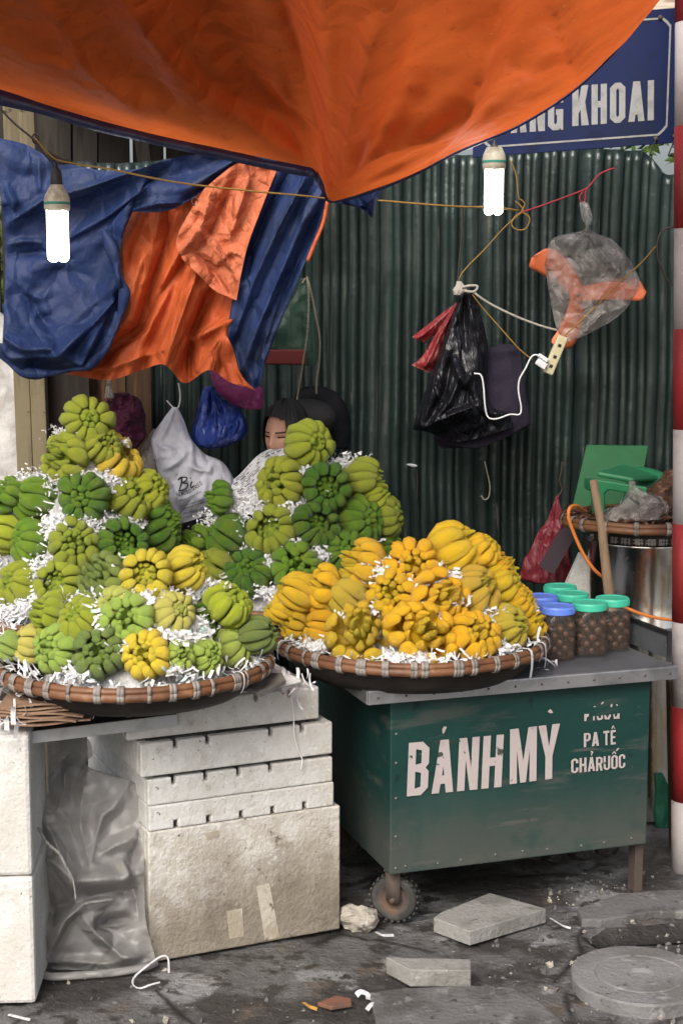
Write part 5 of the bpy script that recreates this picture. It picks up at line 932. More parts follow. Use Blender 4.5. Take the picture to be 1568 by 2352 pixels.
# ================================================================== CITRONS
def citron_mesh(kind, seed):
    rr = random.Random(seed * 31 + kind); mb = MB()
    def lobe(az, prof, wmax, th, sharp, k, n=11, ns=8, bend=0, wed=0):
        pr = crv([(r, z, 0) for r, z in prof], n); vs = []
        ts = [0, .12, .26, .4, .54, .67, .78, .87, .94, .98, 1.0]
        pr = [crv([(r, z, 0) for r, z in prof], 41)[round(t * 40)] for t in ts]
        for i, t in enumerate(ts):
            p = pr[i]; q0, q1 = pr[max(i - 1, 0)], pr[min(i + 1, n - 1)]; dr_, dz_ = q1.x - q0.x, q1.y - q0.y; L = math.hypot(dr_, dz_) + 1e-6
            base = .45 + .55 * sm(t / .45)
            tip = 1 if t < .6 else (math.sqrt(max(0, 1 - ((t - .6) / .4) ** 2)) if not sharp else (1 - ((t - .55) / .45)) ** .75)
            wv = wmax * base * max(tip, .03); tv = th * (.7 + .3 * sm(t / .4)) * max(tip, .03)
            if wed: wv = min(wv, max(p.x, .02) * wed * 1.06)
            a = az + bend * t * t; er = V((math.cos(a), math.sin(a), 0)); et = V((-math.sin(a), math.cos(a), 0)); nn = er * (dz_ / L) - V((0, 0, dr_ / L))
            for j in range(ns):
                g = 2 * math.pi * j / ns; vs.append(er * p.x + V((0, 0, p.y)) + et * math.cos(g) * wv + nn * math.sin(g) * tv)
        fs = [(i * ns + j, i * ns + (j + 1) % ns, (i + 1) * ns + (j + 1) % ns, (i + 1) * ns + j) for i in range(n - 1) for j in range(ns)] + [tuple(range((n - 1) * ns, n * ns))]
        o = len(mb.v); mb.add(vs, fs, 0, k)
        for i in range(n):
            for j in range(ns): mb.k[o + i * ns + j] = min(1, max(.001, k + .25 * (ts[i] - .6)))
    def ringl(n, prof, wmax, th, sharp, k, jr=.1, ja=.12, skip=0, bend=0, seg=False):
        off = rr.uniform(0, 6.28); acc = [rr.uniform(.75, 1.25) for _ in range(n)]; tot = sum(acc); a = off
        for i in range(n):
            wd = acc[i] / tot * 2 * math.pi; az = a + wd / 2 + rr.uniform(-ja, ja) * wd; a += wd
            if rr.random() < skip: continue
            s = 1 + rr.uniform(-jr, jr); sz = 1 + rr.uniform(-jr, jr); rot = rr.uniform(-.1, .1)
            pf = [(r * s + z * rot * .4, z * sz) for r, z in prof]
            lobe(az, pf, wmax * (wd / (2 * math.pi / n)) * 1.15, th * rr.uniform(.9, 1.1), sharp, k, bend=rr.uniform(-bend, bend), wed=wd / 2 if seg else 0)
    if kind == 0:   # closed: long plump segments curled over to a small heart
        ringl(10, [(.10, -.70), (.58, -.70), (.93, -.22), (.90, .22), (.66, .52), (.40, .62)], .30, .23, False, .05, .09, .12, 0, .12, seg=True)
        ringl(6, [(.15, .1), (.32, .34), (.32, .58), (.2, .70)], .17, .15, False, .6, .16, .2)
        ringl(3, [(.03, .3), (.1, .5), (.1, .74)], .12, .12, False, .95, .2)
    elif kind == 1: # open: long plump segments round a hollow with buds
        ringl(11, [(.10, -.66), (.58, -.68), (.94, -.22), (.92, .2), (.74, .46), (.50, .46)], .28, .22, False, .05, .08, .12, 0, .1, seg=True)
        ringl(8, [(.2, -.2), (.42, .0), (.40, .22), (.28, .34)], .15, .13, True, .8, .2, .2)
        ringl(5, [(.05, -.1), (.18, .1), (.18, .34)], .11, .11, True, 1, .3)
    elif kind == 2: # long banana-like fingers pointing forward
        ringl(9, [(.08, -.75), (.56, -.70), (.84, -.1), (.76, .42), (.46, .80)], .31, .25, False, .05, .14, .12, 0, .2, seg=True)
        ringl(6, [(.1, -.3), (.38, .1), (.40, .55), (.26, .92)], .2, .18, True, .5, .2, .2, 0, .3)
        ringl(4, [(.02, 0), (.12, .4), (.14, .85)], .12, .12, True, .9, .25)
    elif kind == 3: # spiky: pointed fingers fanned out over plump ones
        ringl(10, [(.10, -.66), (.56, -.66), (.92, -.2), (.94, .2), (.78, .50)], .27, .22, False, .05, .14, .15, 0, .2, seg=True)
        ringl(9, [(.25, -.1), (.50, .14), (.56, .44), (.48, .76)], .17, .15, True, .35, .2, .22, .0, .4)
        ringl(6, [(.08, .1), (.24, .42), (.27, .74), (.22, .94)], .13, .12, True, .7, .22, .3, 0, .4)
    else:           # knobbly: plump segments under a crown of short fingers
        ringl(11, [(.10, -.68), (.57, -.68), (.93, -.22), (.92, .18), (.72, .46), (.56, .50)], .27, .22, False, .05, .12, .12, 0, .1, seg=True)
        ringl(8, [(.25, .0), (.48, .22), (.50, .48), (.34, .64)], .18, .16, False, .35, .2, .2, 0, .2)
        ringl(5, [(.1, .2), (.24, .45), (.24, .68), (.16, .80)], .14, .13, True, .7, .22, .3)
    mb.sphere((0, 0, -.18), .46, 14, 8, 0, (1.1, 1.1, .75))
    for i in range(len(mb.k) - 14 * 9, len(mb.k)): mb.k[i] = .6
    for v in mb.v: q = fbm(v, seed, 2.2) * .07; v *= 1 + q
    me = bpy.data.meshes.new('citron'); me.from_pydata([tuple(v) for v in mb.v], [], mb.f); me.polygons.foreach_set('use_smooth', [True] * len(mb.f))
    a = me.attributes.new('k', 'FLOAT', 'POINT'); a.data.foreach_set('value', mb.k); return me
CM = {}
for k in range(5):
    for s in range(7):
        for mt in ('citron', 'ripe'):
            if mt == 'citron': CM[k, s, mt] = citron_mesh(k, s + 1)
            else: CM[k, s, mt] = CM[k, s, 'citron'].copy()
            CM[k, s, mt].materials.append(M[mt])
COLS = {'dg': ((.062, .160, .016), 'dark green'), 'g': ((.13, .26, .022), 'green'), 'yg': ((.38, .43, .038), 'yellowish green'), 'ol': ((.32, .36, .038), 'olive'), 'gg': ((.18, .25, .065), 'greyish green'),
        'y': ((.78, .57, .055), 'lemon yellow'), 'py': ((.58, .56, .14), 'pale yellow'), 'pg': ((.35, .46, .10), 'pale green'), 'Y': ((.84, .53, .030), 'golden yellow'), 'D': ((.62, .43, .055), 'dull yellow'), 'O': ((.84, .47, .020), 'deep yellow')}
ORD = ['leftmost', 'second from left', 'third from left', 'fourth from left', 'fifth from left', 'sixth from left', 'seventh from left', 'eighth from left', 'ninth from left']
protos = {}
def cone_at(x, y, cone):
    """point of the pile's surface under a pixel; the outward direction"""
    cx, y0, y1, r0, r1, Y0 = cone; zt, zb = P(cx, y0, Y0).z, P(cx, y1, Y0).z; ax = P(cx, (y0 + y1) / 2, Y0).x; Y = Y0
    for _ in range(8):
        p = P(x, y, Y); t = (zt - p.z) / (zt - zb); t = max(0, min(1.1, t)); rad = lerp(r0, r1, t); dx = p.x - ax
        off = -math.sqrt(max(0, rad * rad - dx * dx)) if abs(dx) < rad else 0; Y = Y0 + off
    p = P(x, y, Y); return p, V((p.x - ax, p.y - Y0, 0))
def fruits(pile, group, T, rows, cone, ripe=False, seed=1, up=.35):
    rr = random.Random(seed); nr = len(rows); names = ['top row', 'second row', 'third row', 'fourth row', 'fifth row', 'bottom row']; names = names[:nr - 1] + ['bottom row']
    for ri, row in enumerate(rows):
        row = sorted(row, key=lambda f: f[0])
        for fi, (x, y, d, ck, kind) in enumerate(row):
            sx_, sy_ = T(x, y); ds = d * T.k; p, n = cone_at(sx_, sy_, cone); mt = 'ripe' if ripe else 'citron'; col, word = COLS[ck]
            rad = ds / 2 / pxm(p.y) * (.96 if cone[4] < .345 or cone[4] > .39 else 1.02)
            n = V((n.x, n.y, 0)); n = n.normalized() if n.length > .02 else V((0, -1, 0))
            d_ = (n + V((0, -.30, up + .1 + rr.uniform(-.3, .35))) + V((rr.uniform(-.45, .45), 0, 0))).normalized()
            key = (kind, rr.randrange(7), mt); me = CM[key]
            if key not in protos: o = bpy.data.objects.new('citron', me); protos[key] = o
            else: o = protos[key].copy()
            COL.objects.link(o); q = d_.to_track_quat('Z', 'Y') @ Quaternion((0, 0, 1), rr.uniform(0, 6.28)); o.rotation_mode = 'QUATERNION'; o.rotation_quaternion = q
            o.location = p; o.scale = (rad * rr.uniform(.97, 1.05), rad * rr.uniform(.95, 1.03), rad * rr.uniform(.92, 1.02))
            v = rr.uniform(.86, 1.14); o.color = (col[0] * v * rr.uniform(.9, 1.1), col[1] * v, col[2], 1)
            kw = {0: 'closed', 1: 'open', 2: 'long-fingered', 3: 'spiky', 4: 'knobbly'}[kind]
            if len(row) == 1: lb = f'{word} {kw} citron crowning the top of the {pile}'
            else:
                pos = 'rightmost' if fi == len(row) - 1 and len(row) > 2 else ('left one' if len(row) == 2 and fi == 0 else 'right one' if len(row) == 2 else ORD[fi])
                lb = f'{word} {kw} citron, {pos} in {names[ri]} of the {pile}'
            tag(o, lb, 'citron', group)
T1, T2, T3, T4 = TR(0, 907, .287), TR(0, 1251.6, .41), TR(424.8, 953, .3296), TR(608.6, 1194.2, .4247)
coneA = (205, 900, 1400, .0, .335, 5.5); coneB = (692, 960, 1370, .0, .40, 5.6); coneC = (315, 1270, 1540, .05, .345, 4.40); coneD = (955, 1235, 1490, .06, .375, 4.85)
fruits('tall left pile', 'green citrons in the tall left pile', T1, [
    [(712, 200, 370, 'ol', 0)],
    [(525, 490, 400, 'yg', 3), (930, 510, 410, 'y', 1), (820, 410, 300, 'yg', 4)],
    [(60, 800, 280, 'g', 3), (290, 840, 390, 'g', 2), (680, 820, 400, 'dg', 0), (1050, 830, 390, 'ol', 4), (1225, 760, 300, 'yg', 4), (1290, 930, 230, 'g', 4)],
    [(40, 1120, 330, 'yg', 2), (235, 1175, 350, 'g', 0), (595, 1190, 390, 'ol', 4), (980, 1190, 400, 'dg', 1), (1285, 1110, 340, 'dg', 2), (1370, 1010, 200, 'g', 3)],
    [(150, 1510, 360, 'yg', 0), (470, 1510, 370, 'yg', 1), (1060, 1400, 330, 'g', 0), (1320, 1330, 320, 'ol', 4)]], coneA, seed=3)
fruits('middle pile', 'green citrons in the middle pile', T3, [
    [(860, 200, 340, 'yg', 0)],
    [(240, 580, 230, 'g', 3), (665, 470, 345, 'yg', 4), (985, 510, 330, 'dg', 1), (1240, 450, 300, 'ol', 2)],
    [(60, 880, 220, 'g', 3), (280, 840, 330, 'dg', 0), (600, 810, 345, 'ol', 1), (915, 780, 325, 'dg', 1), (1225, 740, 345, 'g', 0), (1340, 560, 220, 'yg', 4), (1420, 710, 270, 'ol', 4)],
    [(200, 1060, 280, 'ol', 2), (445, 1100, 325, 'dg', 0), (780, 1070, 370, 'g', 4), (1120, 950, 290, 'g', 0), (1430, 920, 230, 'g', 4)]], coneB, seed=8)
fruits('front left basket', 'mixed green citrons heaped in the front left basket', T2, [
    [(575, 185, 250, 'gg', 3), (820, 165, 268, 'y', 1), (1040, 145, 245, 'y', 2)],
    [(270, 390, 230, 'yg', 3), (455, 415, 235, 'yg', 0), (650, 330, 190, 'py', 0), (715, 420, 275, 'pg', 4), (970, 385, 240, 'py', 0), (1145, 425, 190, 'dg', 1), (1280, 330, 255, 'yg', 4)],
    [(45, 570, 170, 'pg', 0), (160, 560, 210, 'py', 4), (310, 590, 245, 'pg', 4), (555, 610, 265, 'gg', 4), (815, 620, 255, 'y', 4), (1005, 625, 180, 'pg', 2), (1155, 620, 190, 'pg', 4), (1305, 575, 235, 'pg', 0), (1445, 510, 215, 'gg', 2)]], coneC, seed=5, up=.5)
fruits('yellow pile', 'golden citrons heaped in the right basket', T4, [
    [(1020, 170, 290, 'Y', 2), (1185, 160, 190, 'Y', 4), (800, 240, 275, 'O', 4), (530, 240, 265, 'Y', 3)],
    [(160, 405, 220, 'Y', 2), (300, 370, 220, 'O', 3), (430, 405, 270, 'D', 2), (680, 410, 245, 'O', 4), (950, 435, 290, 'O', 3), (1130, 390, 270, 'D', 2), (1285, 330, 230, 'Y', 4), (1385, 440, 170, 'O', 4), (1290, 245, 130, 'O', 3)],
    [(70, 490, 150, 'Y', 2), (150, 560, 160, 'O', 3), (285, 575, 260, 'O', 4), (525, 610, 320, 'Y', 3), (845, 610, 335, 'O', 3), (1130, 630, 260, 'O', 4), (1300, 585, 240, 'D', 2), (1435, 555, 170, 'O', 3), (1350, 490, 190, 'Y', 4)]], coneD, True, 4, up=.5)
# ------------------------------------------------------------------ baskets under the piles
def pile_basket(label, cx, y, Y, rpx, depth, seed, nb): c = P(cx, y, Y); return basket(label, c.x, Y, c.z, rpx / pxm(Y), depth, 'round bamboo baskets', .80, nb, seed)
pile_basket('wide bamboo basket of mixed green citrons on the foam boxes', 311, 1513, 4.40, 308, .092, 3, 36)
pile_basket('wide bamboo basket of golden citrons on the cart counter', 943, 1461, 4.85, 305, .106, 4, 38)
pile_basket('dark bamboo basket under the tall left pile', 190, 1405, 5.5, 215, .07, 5, 20)
pile_basket('bamboo tray under the middle pile of green citrons', 690, 1372, 5.6, 215, .06, 6, 20)
# ------------------------------------------------------------------ shredded paper
def ribbon(mb, c, d, n, L, w, curl, rr, mi=0):
    d = d.normalized(); s = d.cross(n); s = s.normalized() if s.length > 1e-4 else V((1, 0, 0)); n = s.cross(d); vs = []; m = 6; a0 = rr.uniform(-1, 1); tw = rr.uniform(-1.5, 1.5)
    p = c - d * L / 2; a = a0
    for i in range(m + 1):
        t = i / m; tt = tw * (t - .5); sv = s * math.cos(tt) + n * math.sin(tt)
        vs += [p - sv * w / 2, p + sv * w / 2]; a += curl * rr.uniform(.3, 1.2) / m; p = p + (d * math.cos(a) + n * math.sin(a)) * (L / m)
    mb.add(vs, [(2 * i, 2 * i + 1, 2 * i + 3, 2 * i + 2) for i in range(m)], mi)
def shreds(label, cone, T, patches, drop, seed, mint=.0, rim=None, dens=1.0, coreshrink=.80, fine=1.0):
    rr = random.Random(seed); mb = MB(); cx, y0, y1, r0, r1, Y0 = cone; zt, zb = P(cx, y0, Y0).z, P(cx, y1, Y0).z - drop; ax = P(cx, (y0 + y1) / 2, Y0).x
    prof = [(.001, zt - .03), (r0 * coreshrink + .02, zt - .035)] + [(lerp(r0, r1, t) * coreshrink, lerp(zt, zb, t) - .02) for t in (.15, .3, .45, .6, .75, .9, 1)] + [(r1 * coreshrink * .9, zb - .03), (.001, zb - .03)]
    mb.lathe(prof, 40, Matrix.Translation(V((ax, Y0, 0))), 0)
    for v in mb.v: v.x += fbm(v, seed, 9) * .02; v.y += fbm(v, seed + 3, 9) * .02; v.z += fbm(v, seed + 6, 9) * .012
    for x, y, w, h in patches:
        X, Yp = T(x, y); ww, hh = w * T.k, h * T.k; cnt = int(ww * hh / 16 * dens / fine) + 6
        for i in range(cnt):
            px_, py_ = X + rr.gauss(0, .36) * ww / 1.3, Yp + rr.gauss(0, .36) * hh / 1.3
            p, n = cone_at(px_, py_, cone); n = n.normalized() if n.length > .01 else V((0, -1, 0)); q = n + V((0, -.3, .5)); q.normalize()
            p = p + n * rr.uniform(-.035, .03) + V((0, 0, rr.uniform(-.01, .01)))
            d = V((rr.gauss(0, 1), rr.gauss(0, .7), rr.gauss(0, .6))); ribbon(mb, p, d, q, rr.uniform(.012, .045) * fine, rr.choice((.004, .006, .008, .011)) * (.6 + .4 * fine), rr.uniform(-4, 4), rr, 2 if rr.random() < mint else 1)
    # random shreds between all fruits
    for i in range(int(130 * dens)):
        t = rr.random() ** .6; a = rr.uniform(math.pi * 1.02, math.pi * 1.98); rad = lerp(r0, r1, t) * .93; p = V((ax + rad * math.cos(a), Y0 + rad * math.sin(a), lerp(zt, zb, t))); n = V((math.cos(a), math.sin(a), .5)).normalized()
        ribbon(mb, p, V((rr.gauss(0, 1), rr.gauss(0, 1), rr.gauss(0, .5))), n, rr.uniform(.02, .05), rr.choice((.005, .007, .009)), rr.uniform(-4, 4), rr, 2 if rr.random() < mint else 1)
    if rim:
        bx_, by_, bz_, br_, cnt = rim
        for i in range(cnt):
            a = rr.uniform(math.pi * .98, math.pi * 2.02); rad = br_ * rr.uniform(.82, .97); p = V((bx_ + rad * math.cos(a), by_ + rad * math.sin(a), bz_ + rr.uniform(-.006, .010))); n = V((math.cos(a) * .3, math.sin(a) * .3, 1)).normalized()
            ribbon(mb, p, V((rr.gauss(0, 1), rr.gauss(0, 1), rr.gauss(0, .1))), n, rr.uniform(.015, .05), rr.choice((.004, .006, .009)), rr.uniform(-1.6, 1.6), rr, 2 if rr.random() < mint else 1)
        for i in range(cnt // 40): # strips hanging over the rim
            a = rr.uniform(math.pi * 1.1, math.pi * 1.95); er = V((math.cos(a), math.sin(a), 0)); et = V((-math.sin(a), math.cos(a), 0)); w_ = rr.choice((.006, .009, .013)); L = rr.uniform(.02, .075); wob = rr.uniform(-.012, .012)
            c = V((bx_, by_, bz_)); pts = [c + er * br_ * .93 + V((0, 0, .012)), c + er * (br_ + .012) + V((0, 0, .014)), c + er * (br_ + .021) + V((0, 0, -.01)), c + er * (br_ + .020) + et * wob * .5 + V((0, 0, -.02 - L * .5)), c + er * (br_ + .016) + et * wob + V((0, 0, -.02 - L))]
            pts = crv(pts, 10); mb.add([p + et * s * w_ for p in pts for s in (-.5, .5)], [(2 * k, 2 * k + 1, 2 * k + 3, 2 * k + 2) for k in range(9)], 2 if rr.random() < mint else 1)
    return tag(obj('paper_shreds', mb, [M['paper_core'], M['paper'], M['paper_mint']], smooth=True), label, 'shredded paper', 'shredded paper packing', 'stuff')
shreds('white shredded paper packed between green citrons of the tall left pile', coneA, T1, [(540, 320, 260, 90), (880, 370, 180, 70), (700, 660, 620, 90), (300, 690, 330, 150), (170, 740, 180, 90), (900, 720, 150, 130), (620, 1020, 560, 130), (1050, 1020, 300, 70), (430, 1080, 110, 180), (330, 1400, 130, 200), (250, 1680, 420, 170), (60, 1320, 200, 90), (120, 970, 260, 60), (760, 1690, 330, 80), (610, 1100, 50, 120), (100, 1720, 260, 130)], 0, 21, fine=.55)
shreds('white shredded paper packed between green citrons of the middle pile', coneB, T3, [(400, 620, 330, 160), (250, 720, 230, 120), (1110, 350, 260, 120), (860, 385, 220, 50), (760, 680, 160, 90), (920, 960, 220, 120), (470, 930, 120, 60), (600, 1020, 110, 80), (600, 1230, 200, 70), (100, 900, 100, 100), (1290, 900, 90, 60), (760, 890, 200, 50)], 0, 22, fine=.55)
shreds('white shredded paper lining the front left basket', coneC, T2, [(800, 290, 260, 60), (1060, 280, 260, 70), (1160, 230, 120, 60), (900, 500, 220, 60), (980, 520, 200, 50), (590, 440, 60, 70), (480, 300, 160, 60), (560, 340, 160, 50), (700, 560, 80, 60), (1120, 470, 90, 120), (1240, 480, 80, 50), (80, 560, 90, 90), (450, 720, 160, 40), (1400, 650, 140, 60), (1000, 700, 160, 30), (760, 330, 160, 50)], .02, 23, .03, (P(311, 1513, 4.40).x, 4.40, P(311, 1513, 4.40).z, 308 / pxm(4.40), 110))
shreds('white and mint shredded paper lining the basket of golden citrons', coneD, T4, [(660, 280, 130, 110), (740, 320, 120, 60), (970, 310, 160, 60), (1180, 265, 160, 50), (1010, 420, 100, 100), (810, 390, 50, 120), (1150, 530, 120, 50), (1200, 490, 80, 40), (1390, 490, 100, 80), (800, 740, 300, 50), (100, 440, 60, 80), (150, 500, 120, 50), (250, 680, 200, 50), (930, 520, 80, 40), (620, 480, 60, 60), (1250, 690, 140, 40), (430, 540, 60, 30)], .02, 24, .10, (P(943, 1461, 4.85).x, 4.85, P(943, 1461, 4.85).z, 305 / pxm(4.85), 170))
def shred_bits(name, label, spots, seed, kind=None):
    rr = random.Random(seed); mb = MB()
    for p, s, cnt in spots:
        for i in range(cnt): ribbon(mb, p + V((rr.gauss(0, s), rr.gauss(0, s), abs(rr.gauss(0, s * .3)) + .004)), V((rr.gauss(0, 1), rr.gauss(0, 1), rr.gauss(0, .2))), V((0, 0, 1)), rr.uniform(.02, .07), rr.choice((.005, .008, .012)), rr.uniform(-3, 3), rr)
    return tag(obj(name, mb, M['paper']), label, 'shredded paper', None, 'stuff')
shred_bits('paper_shreds', 'loose paper shreds at the left edge by the cardboard', [(P(10, 1440, 4.6), .05, 30), (P(25, 1590, 4.2), .05, 24), (P(150, 1592, 4.2), .05, 24), (P(20, 1668, 4.05), .03, 14), (P(230, 1606, 4.22), .03, 16)], 31)
shred_bits('paper_shreds', 'loose paper shreds on the foam tray right of the front basket', [(P(640, 1560, 4.5), .04, 26), (P(690, 1580, 4.45), .02, 8)], 32)
shred_bits('paper_shreds', 'stray paper strip curling on the counter by the front jars', [(PZ(1250, 1530, CZ + .01), .03, 10), (PZ(1270, 1535, CZ), .02, 4)], 33)
# ================================================================== CARDBOARD, TILE OFFCUT
t_ = thing('cardboard_stack', 'flattened brown cardboard sheets stacked on the plank at the left', 'cardboard', tuple(P(100, 1665, 4.12)))
rr = random.Random(6); cz = P(100, 1662, 4.10).z
for i in range(7):
    c = P(100 + rr.uniform(-8, 8), 1600, 4.16); a = rr.uniform(-.1, .14); z = cz + i * .0085; mb = MB(); ph = rr.uniform(0, 6)
    def cf(u, v): x, y = (u - .5) * .235, (v - .5) * .26; return V((c.x + x * math.cos(a) - y * math.sin(a), c.y + .07 + x * math.sin(a) + y * math.cos(a), z + .006 * math.sin(u * 5 + ph) + .004 * math.sin(v * 4 + ph)))
    mb.grid(cf, 14, 8); obj('sheet', mb, M['cardboard'], t_, smooth=False, solid=.005)
mb = MB(); c = P(105, 1600, 4.15); mb.grid(lambda u, v: V((c.x - .02 + u * .14, c.y + v * .16, cz + .068 + .006 * math.sin(u * 6))), 10, 6); obj('red_sheet', mb, M['red_paper'], t_, smooth=False, solid=.002)
mb = MB(); c = P(205, 1612, 4.22); mb.sphere(c, .045, 14, 9, sc=(1.3, 1, .55))
for v in mb.v: v += V((fbm(v, 2, 20), fbm(v, 3, 20), fbm(v, 4, 20))) * .012
tag(obj('dark_lump', mb, M['bark']), 'dark brown lump of dirt on the plank beneath the front basket', 'lump')
mb = MB(); pts = [P(552, 1574, 4.32), P(598, 1592, 4.25), P(656, 1562, 4.34), P(648, 1545, 4.42), P(612, 1545, 4.46)]; n_ = V((0, 0, .012))
mb.add(pts + [p - n_ for p in pts], [(0, 1, 2, 3, 4), (9, 8, 7, 6, 5)] + [(i, (i + 1) % 5, 5 + (i + 1) % 5, 5 + i) for i in range(5)]); tag(obj('tile_offcut', mb, M['slate'], smooth=False, bevel=.001), 'grey tile offcut wedged under the front basket on the foam', 'tile')
mb = MB(); o1, o2 = P(408, 1608, 4.22), P(690, 1566, 4.40); d = (o2 - o1).normalized(); nn = V((-d.y, d.x, 0)).normalized()
mb.grid(lambda u, v: lerp(o1, o2, u) + nn * v * .22 + V((0, 0, .006 * math.sin(u * 7) * (1 - v))), 20, 5); tag(obj('foam_sheet', mb, M['foam'], smooth=False, solid=.009), 'thin warped foam sheet under the front basket', 'foam sheet')
cord('nylon_string', 'thin white string dangling down the front of the foam stack', [tuple(PP(x, y, b0 + BN * .02, BN)) for x, y in ((668, 1600), (674, 1640), (676, 1690), (684, 1720), (694, 1745), (690, 1770))], .002, M['cable_white'], cat='string')
# ================================================================== GREY PLASTIC SHEET BETWEEN THE BOXES
def t7(*pts): return [(x * .5, 1764 + y * .5) for x, y in pts]
GF = [(t7((150, 170), (230, 290), (290, 420), (340, 520), (560, 510), (600, 500)), .12, 40, 60), (t7((320, 630), (450, 590), (560, 570), (600, 560)), -.08, 20, 30), (t7((170, 400), (240, 430), (320, 500), (350, 600)), .09, 30, 24), (t7((240, 670), (200, 560), (165, 400)), -.09, 24, 30), (t7((220, 870), (300, 700), (390, 620), (520, 600)), .10, 24, 30), (t7((390, 700), (460, 780), (560, 870), (620, 870)), .11, 22, 40), (t7((450, 730), (500, 700), (590, 690)), -.12, 30, 24), (t7((200, 890), (330, 890), (480, 900), (610, 880)), .05, 16, 24), (t7((380, 90), (370, 260), (400, 400)), .06, 26, 40), (t7((600, 60), (520, 180), (470, 220), (420, 420)), .06, 30, 26), (t7((620, 320), (540, 350), (470, 390)), .07, 20, 26), (t7((300, 0), (290, 140), (220, 260)), .06, 36, 40), (t7((560, 420), (600, 500)), .06, 20, 20), (t7((640, 300), (600, 450), (640, 700)), -.04, 20, 20)]
mb = MB()
def gf(u, v, x, y):
    q = P(x, y, 4.35); Yb = lerp(4.50, 4.285, sm(v)) - .02 * u
    f = abs(nz((q.x * 1.3 + q.z * .5, q.z * .8, 1), 3, 5)) * .04 + abs(nz((q.x - q.z * .7, q.z * .6, 2), 8, 9)) * .03 + fbm((q.x, q.z, 1), 5, 4) * .02 + crease(x, y, GF) * .8
    return Yb + .05 - f * (1 - .45 * sm((v - .8) * 5))
sheet(mb, [[(72, 1705), (120, 1672), (170, 1680), (205, 1700), (214, 1735)], [(73, 1760), (110, 1750), (145, 1750), (175, 1755), (206, 1762)], [(76, 1850), (130, 1838), (190, 1815), (250, 1790), (324, 1808)], [(78, 1920), (140, 1920), (220, 1905), (290, 1895), (330, 1905)], [(82, 2020), (150, 2040), (220, 2020), (280, 2010), (332, 2040)], [(88, 2130), (150, 2140), (220, 2120), (290, 2110), (336, 2120)], [(94, 2238), (170, 2236), (250, 2228), (310, 2218), (358, 2202)]], gf, 110, 160)
tag(obj('plastic_sheet', mb, M['sheet_grey']), 'crumpled grey plastic sheet stuffed between the foam boxes', 'plastic sheet')
mb = MB(); pts = crv([tuple(PZ(x, y, .012)) for x, y in ((95, 2236), (120, 2243), (180, 2240), (260, 2234), (330, 2222), (358, 2210))], 30); mb.tube(pts, .012, 8, flat=.8); tag(obj('plastic_roll', mb, M['sheet_grey']), 'rolled edge of grey plastic lying along the ground', 'plastic sheet')
mb = MB(); pts = crv([tuple(P(x, y, 4.20)) for x, y in ((88, 1900), (108, 1935), (136, 1960), (152, 1990), (168, 2020), (175, 2068))], 30); mb.tube(pts, [.0025 + .003 * abs(math.sin(i * 1.3)) * (1 if i < 22 else .2) for i in range(30)], 6); tag(obj('white_strip', mb, M['concrete']), 'ragged whitish strip hanging on the grey plastic', 'strip')
# ================================================================== GROUND THINGS
def slabz(name, label, poly, z, th, m, cat, bevel=.003):
    mb = MB(); pts = [PZ(x, y, z) for x, y in poly]; n = len(pts); lo = [p - V((0, 0, th)) for p in pts]
    mb.add(pts + lo, [tuple(range(n)), tuple(range(2 * n - 1, n - 1, -1))] + [(i, (i + 1) % n, n + (i + 1) % n, n + i) for i in range(n)]); return tag(obj(name, mb, m, smooth=False, bevel=bevel), label, cat)
slabz('paving_slab', 'pale square paving slab lying loose in front of the cart', [(995, 2108), (1010, 2096), (1124, 2050), (1254, 2087), (1078, 2139)], .048, .046, M['concrete'], 'slab')
slabz('broken_slab', 'broken wedge of concrete slab in the foreground', [(886, 2198), (1080, 2203), (1081, 2228), (942, 2228)], .052, .050, M['concrete'], 'slab')
slabz('sunken_slab', 'large grey slab set in the ground at the bottom of the picture', [(848, 2278), (930, 2268), (1080, 2262), (1180, 2266), (1240, 2300), (1320, 2370), (1330, 2420), (880, 2420)], .012, .02, M['concrete_mid'], 'slab', .006)
slabz('concrete_patch', 'raised concrete apron strip at the right edge above the gutter', [(1325, 2085), (1420, 2052), (1520, 2042), (1640, 2045), (1640, 2095), (1500, 2092), (1380, 2112), (1335, 2112)], .012, .03, M['concrete_mid'], 'slab', .006)
slabz('red_brick_piece', 'thin reddish brick fragment on the ground before the foam stack', [(728, 2302), (770, 2286), (806, 2292), (808, 2304), (760, 2312)], .01, .012, mat('worn brick', (.17, .075, .045), .9, [((.1, .06, .045), 14, .45, .65)]), 'brick')
mb = MB(); mc = PZ(1470, 2236, .034); mr_ = 150 / 765; T = Matrix.Translation(V((mc.x, mc.y, 0)))
mb.lathe([(mr_ * .97, -.02), (mr_, .026), (mr_ * .985, .033), (mr_ * .66, .0335), (mr_ * .645, .0305), (mr_ * .615, .0305), (mr_ * .60, .0335), (mr_ * .2, .0335), (mr_ * .15, .026), (.001, .022)], 64, T)
for v in mb.v: v += V((fbm(v, 2, 9), fbm(v, 3, 9), 0)) * .004
tag(obj('drain_cover', mb, M['drain'], smooth=False), 'round concrete drain cover with a ring groove, lower right', 'drain cover')
mb = MB(); rc = PZ(826, 2105, .03); mb.sphere((rc.x, rc.y, .035), .062, 24, 16, sc=(1, .8, .62))
for v in mb.v: q = fbm(v, 5, 14) * .028 + abs(nz(v, 7, 30)) * .01; d = v - V((rc.x, rc.y, .035)); v += d.normalized() * q; v.z = max(v.z, -.012)
tag(obj('rubble_lump', mb, M['rock'], smooth=False), 'rough pale lump of rubble between foam box and cart wheel', 'rock')
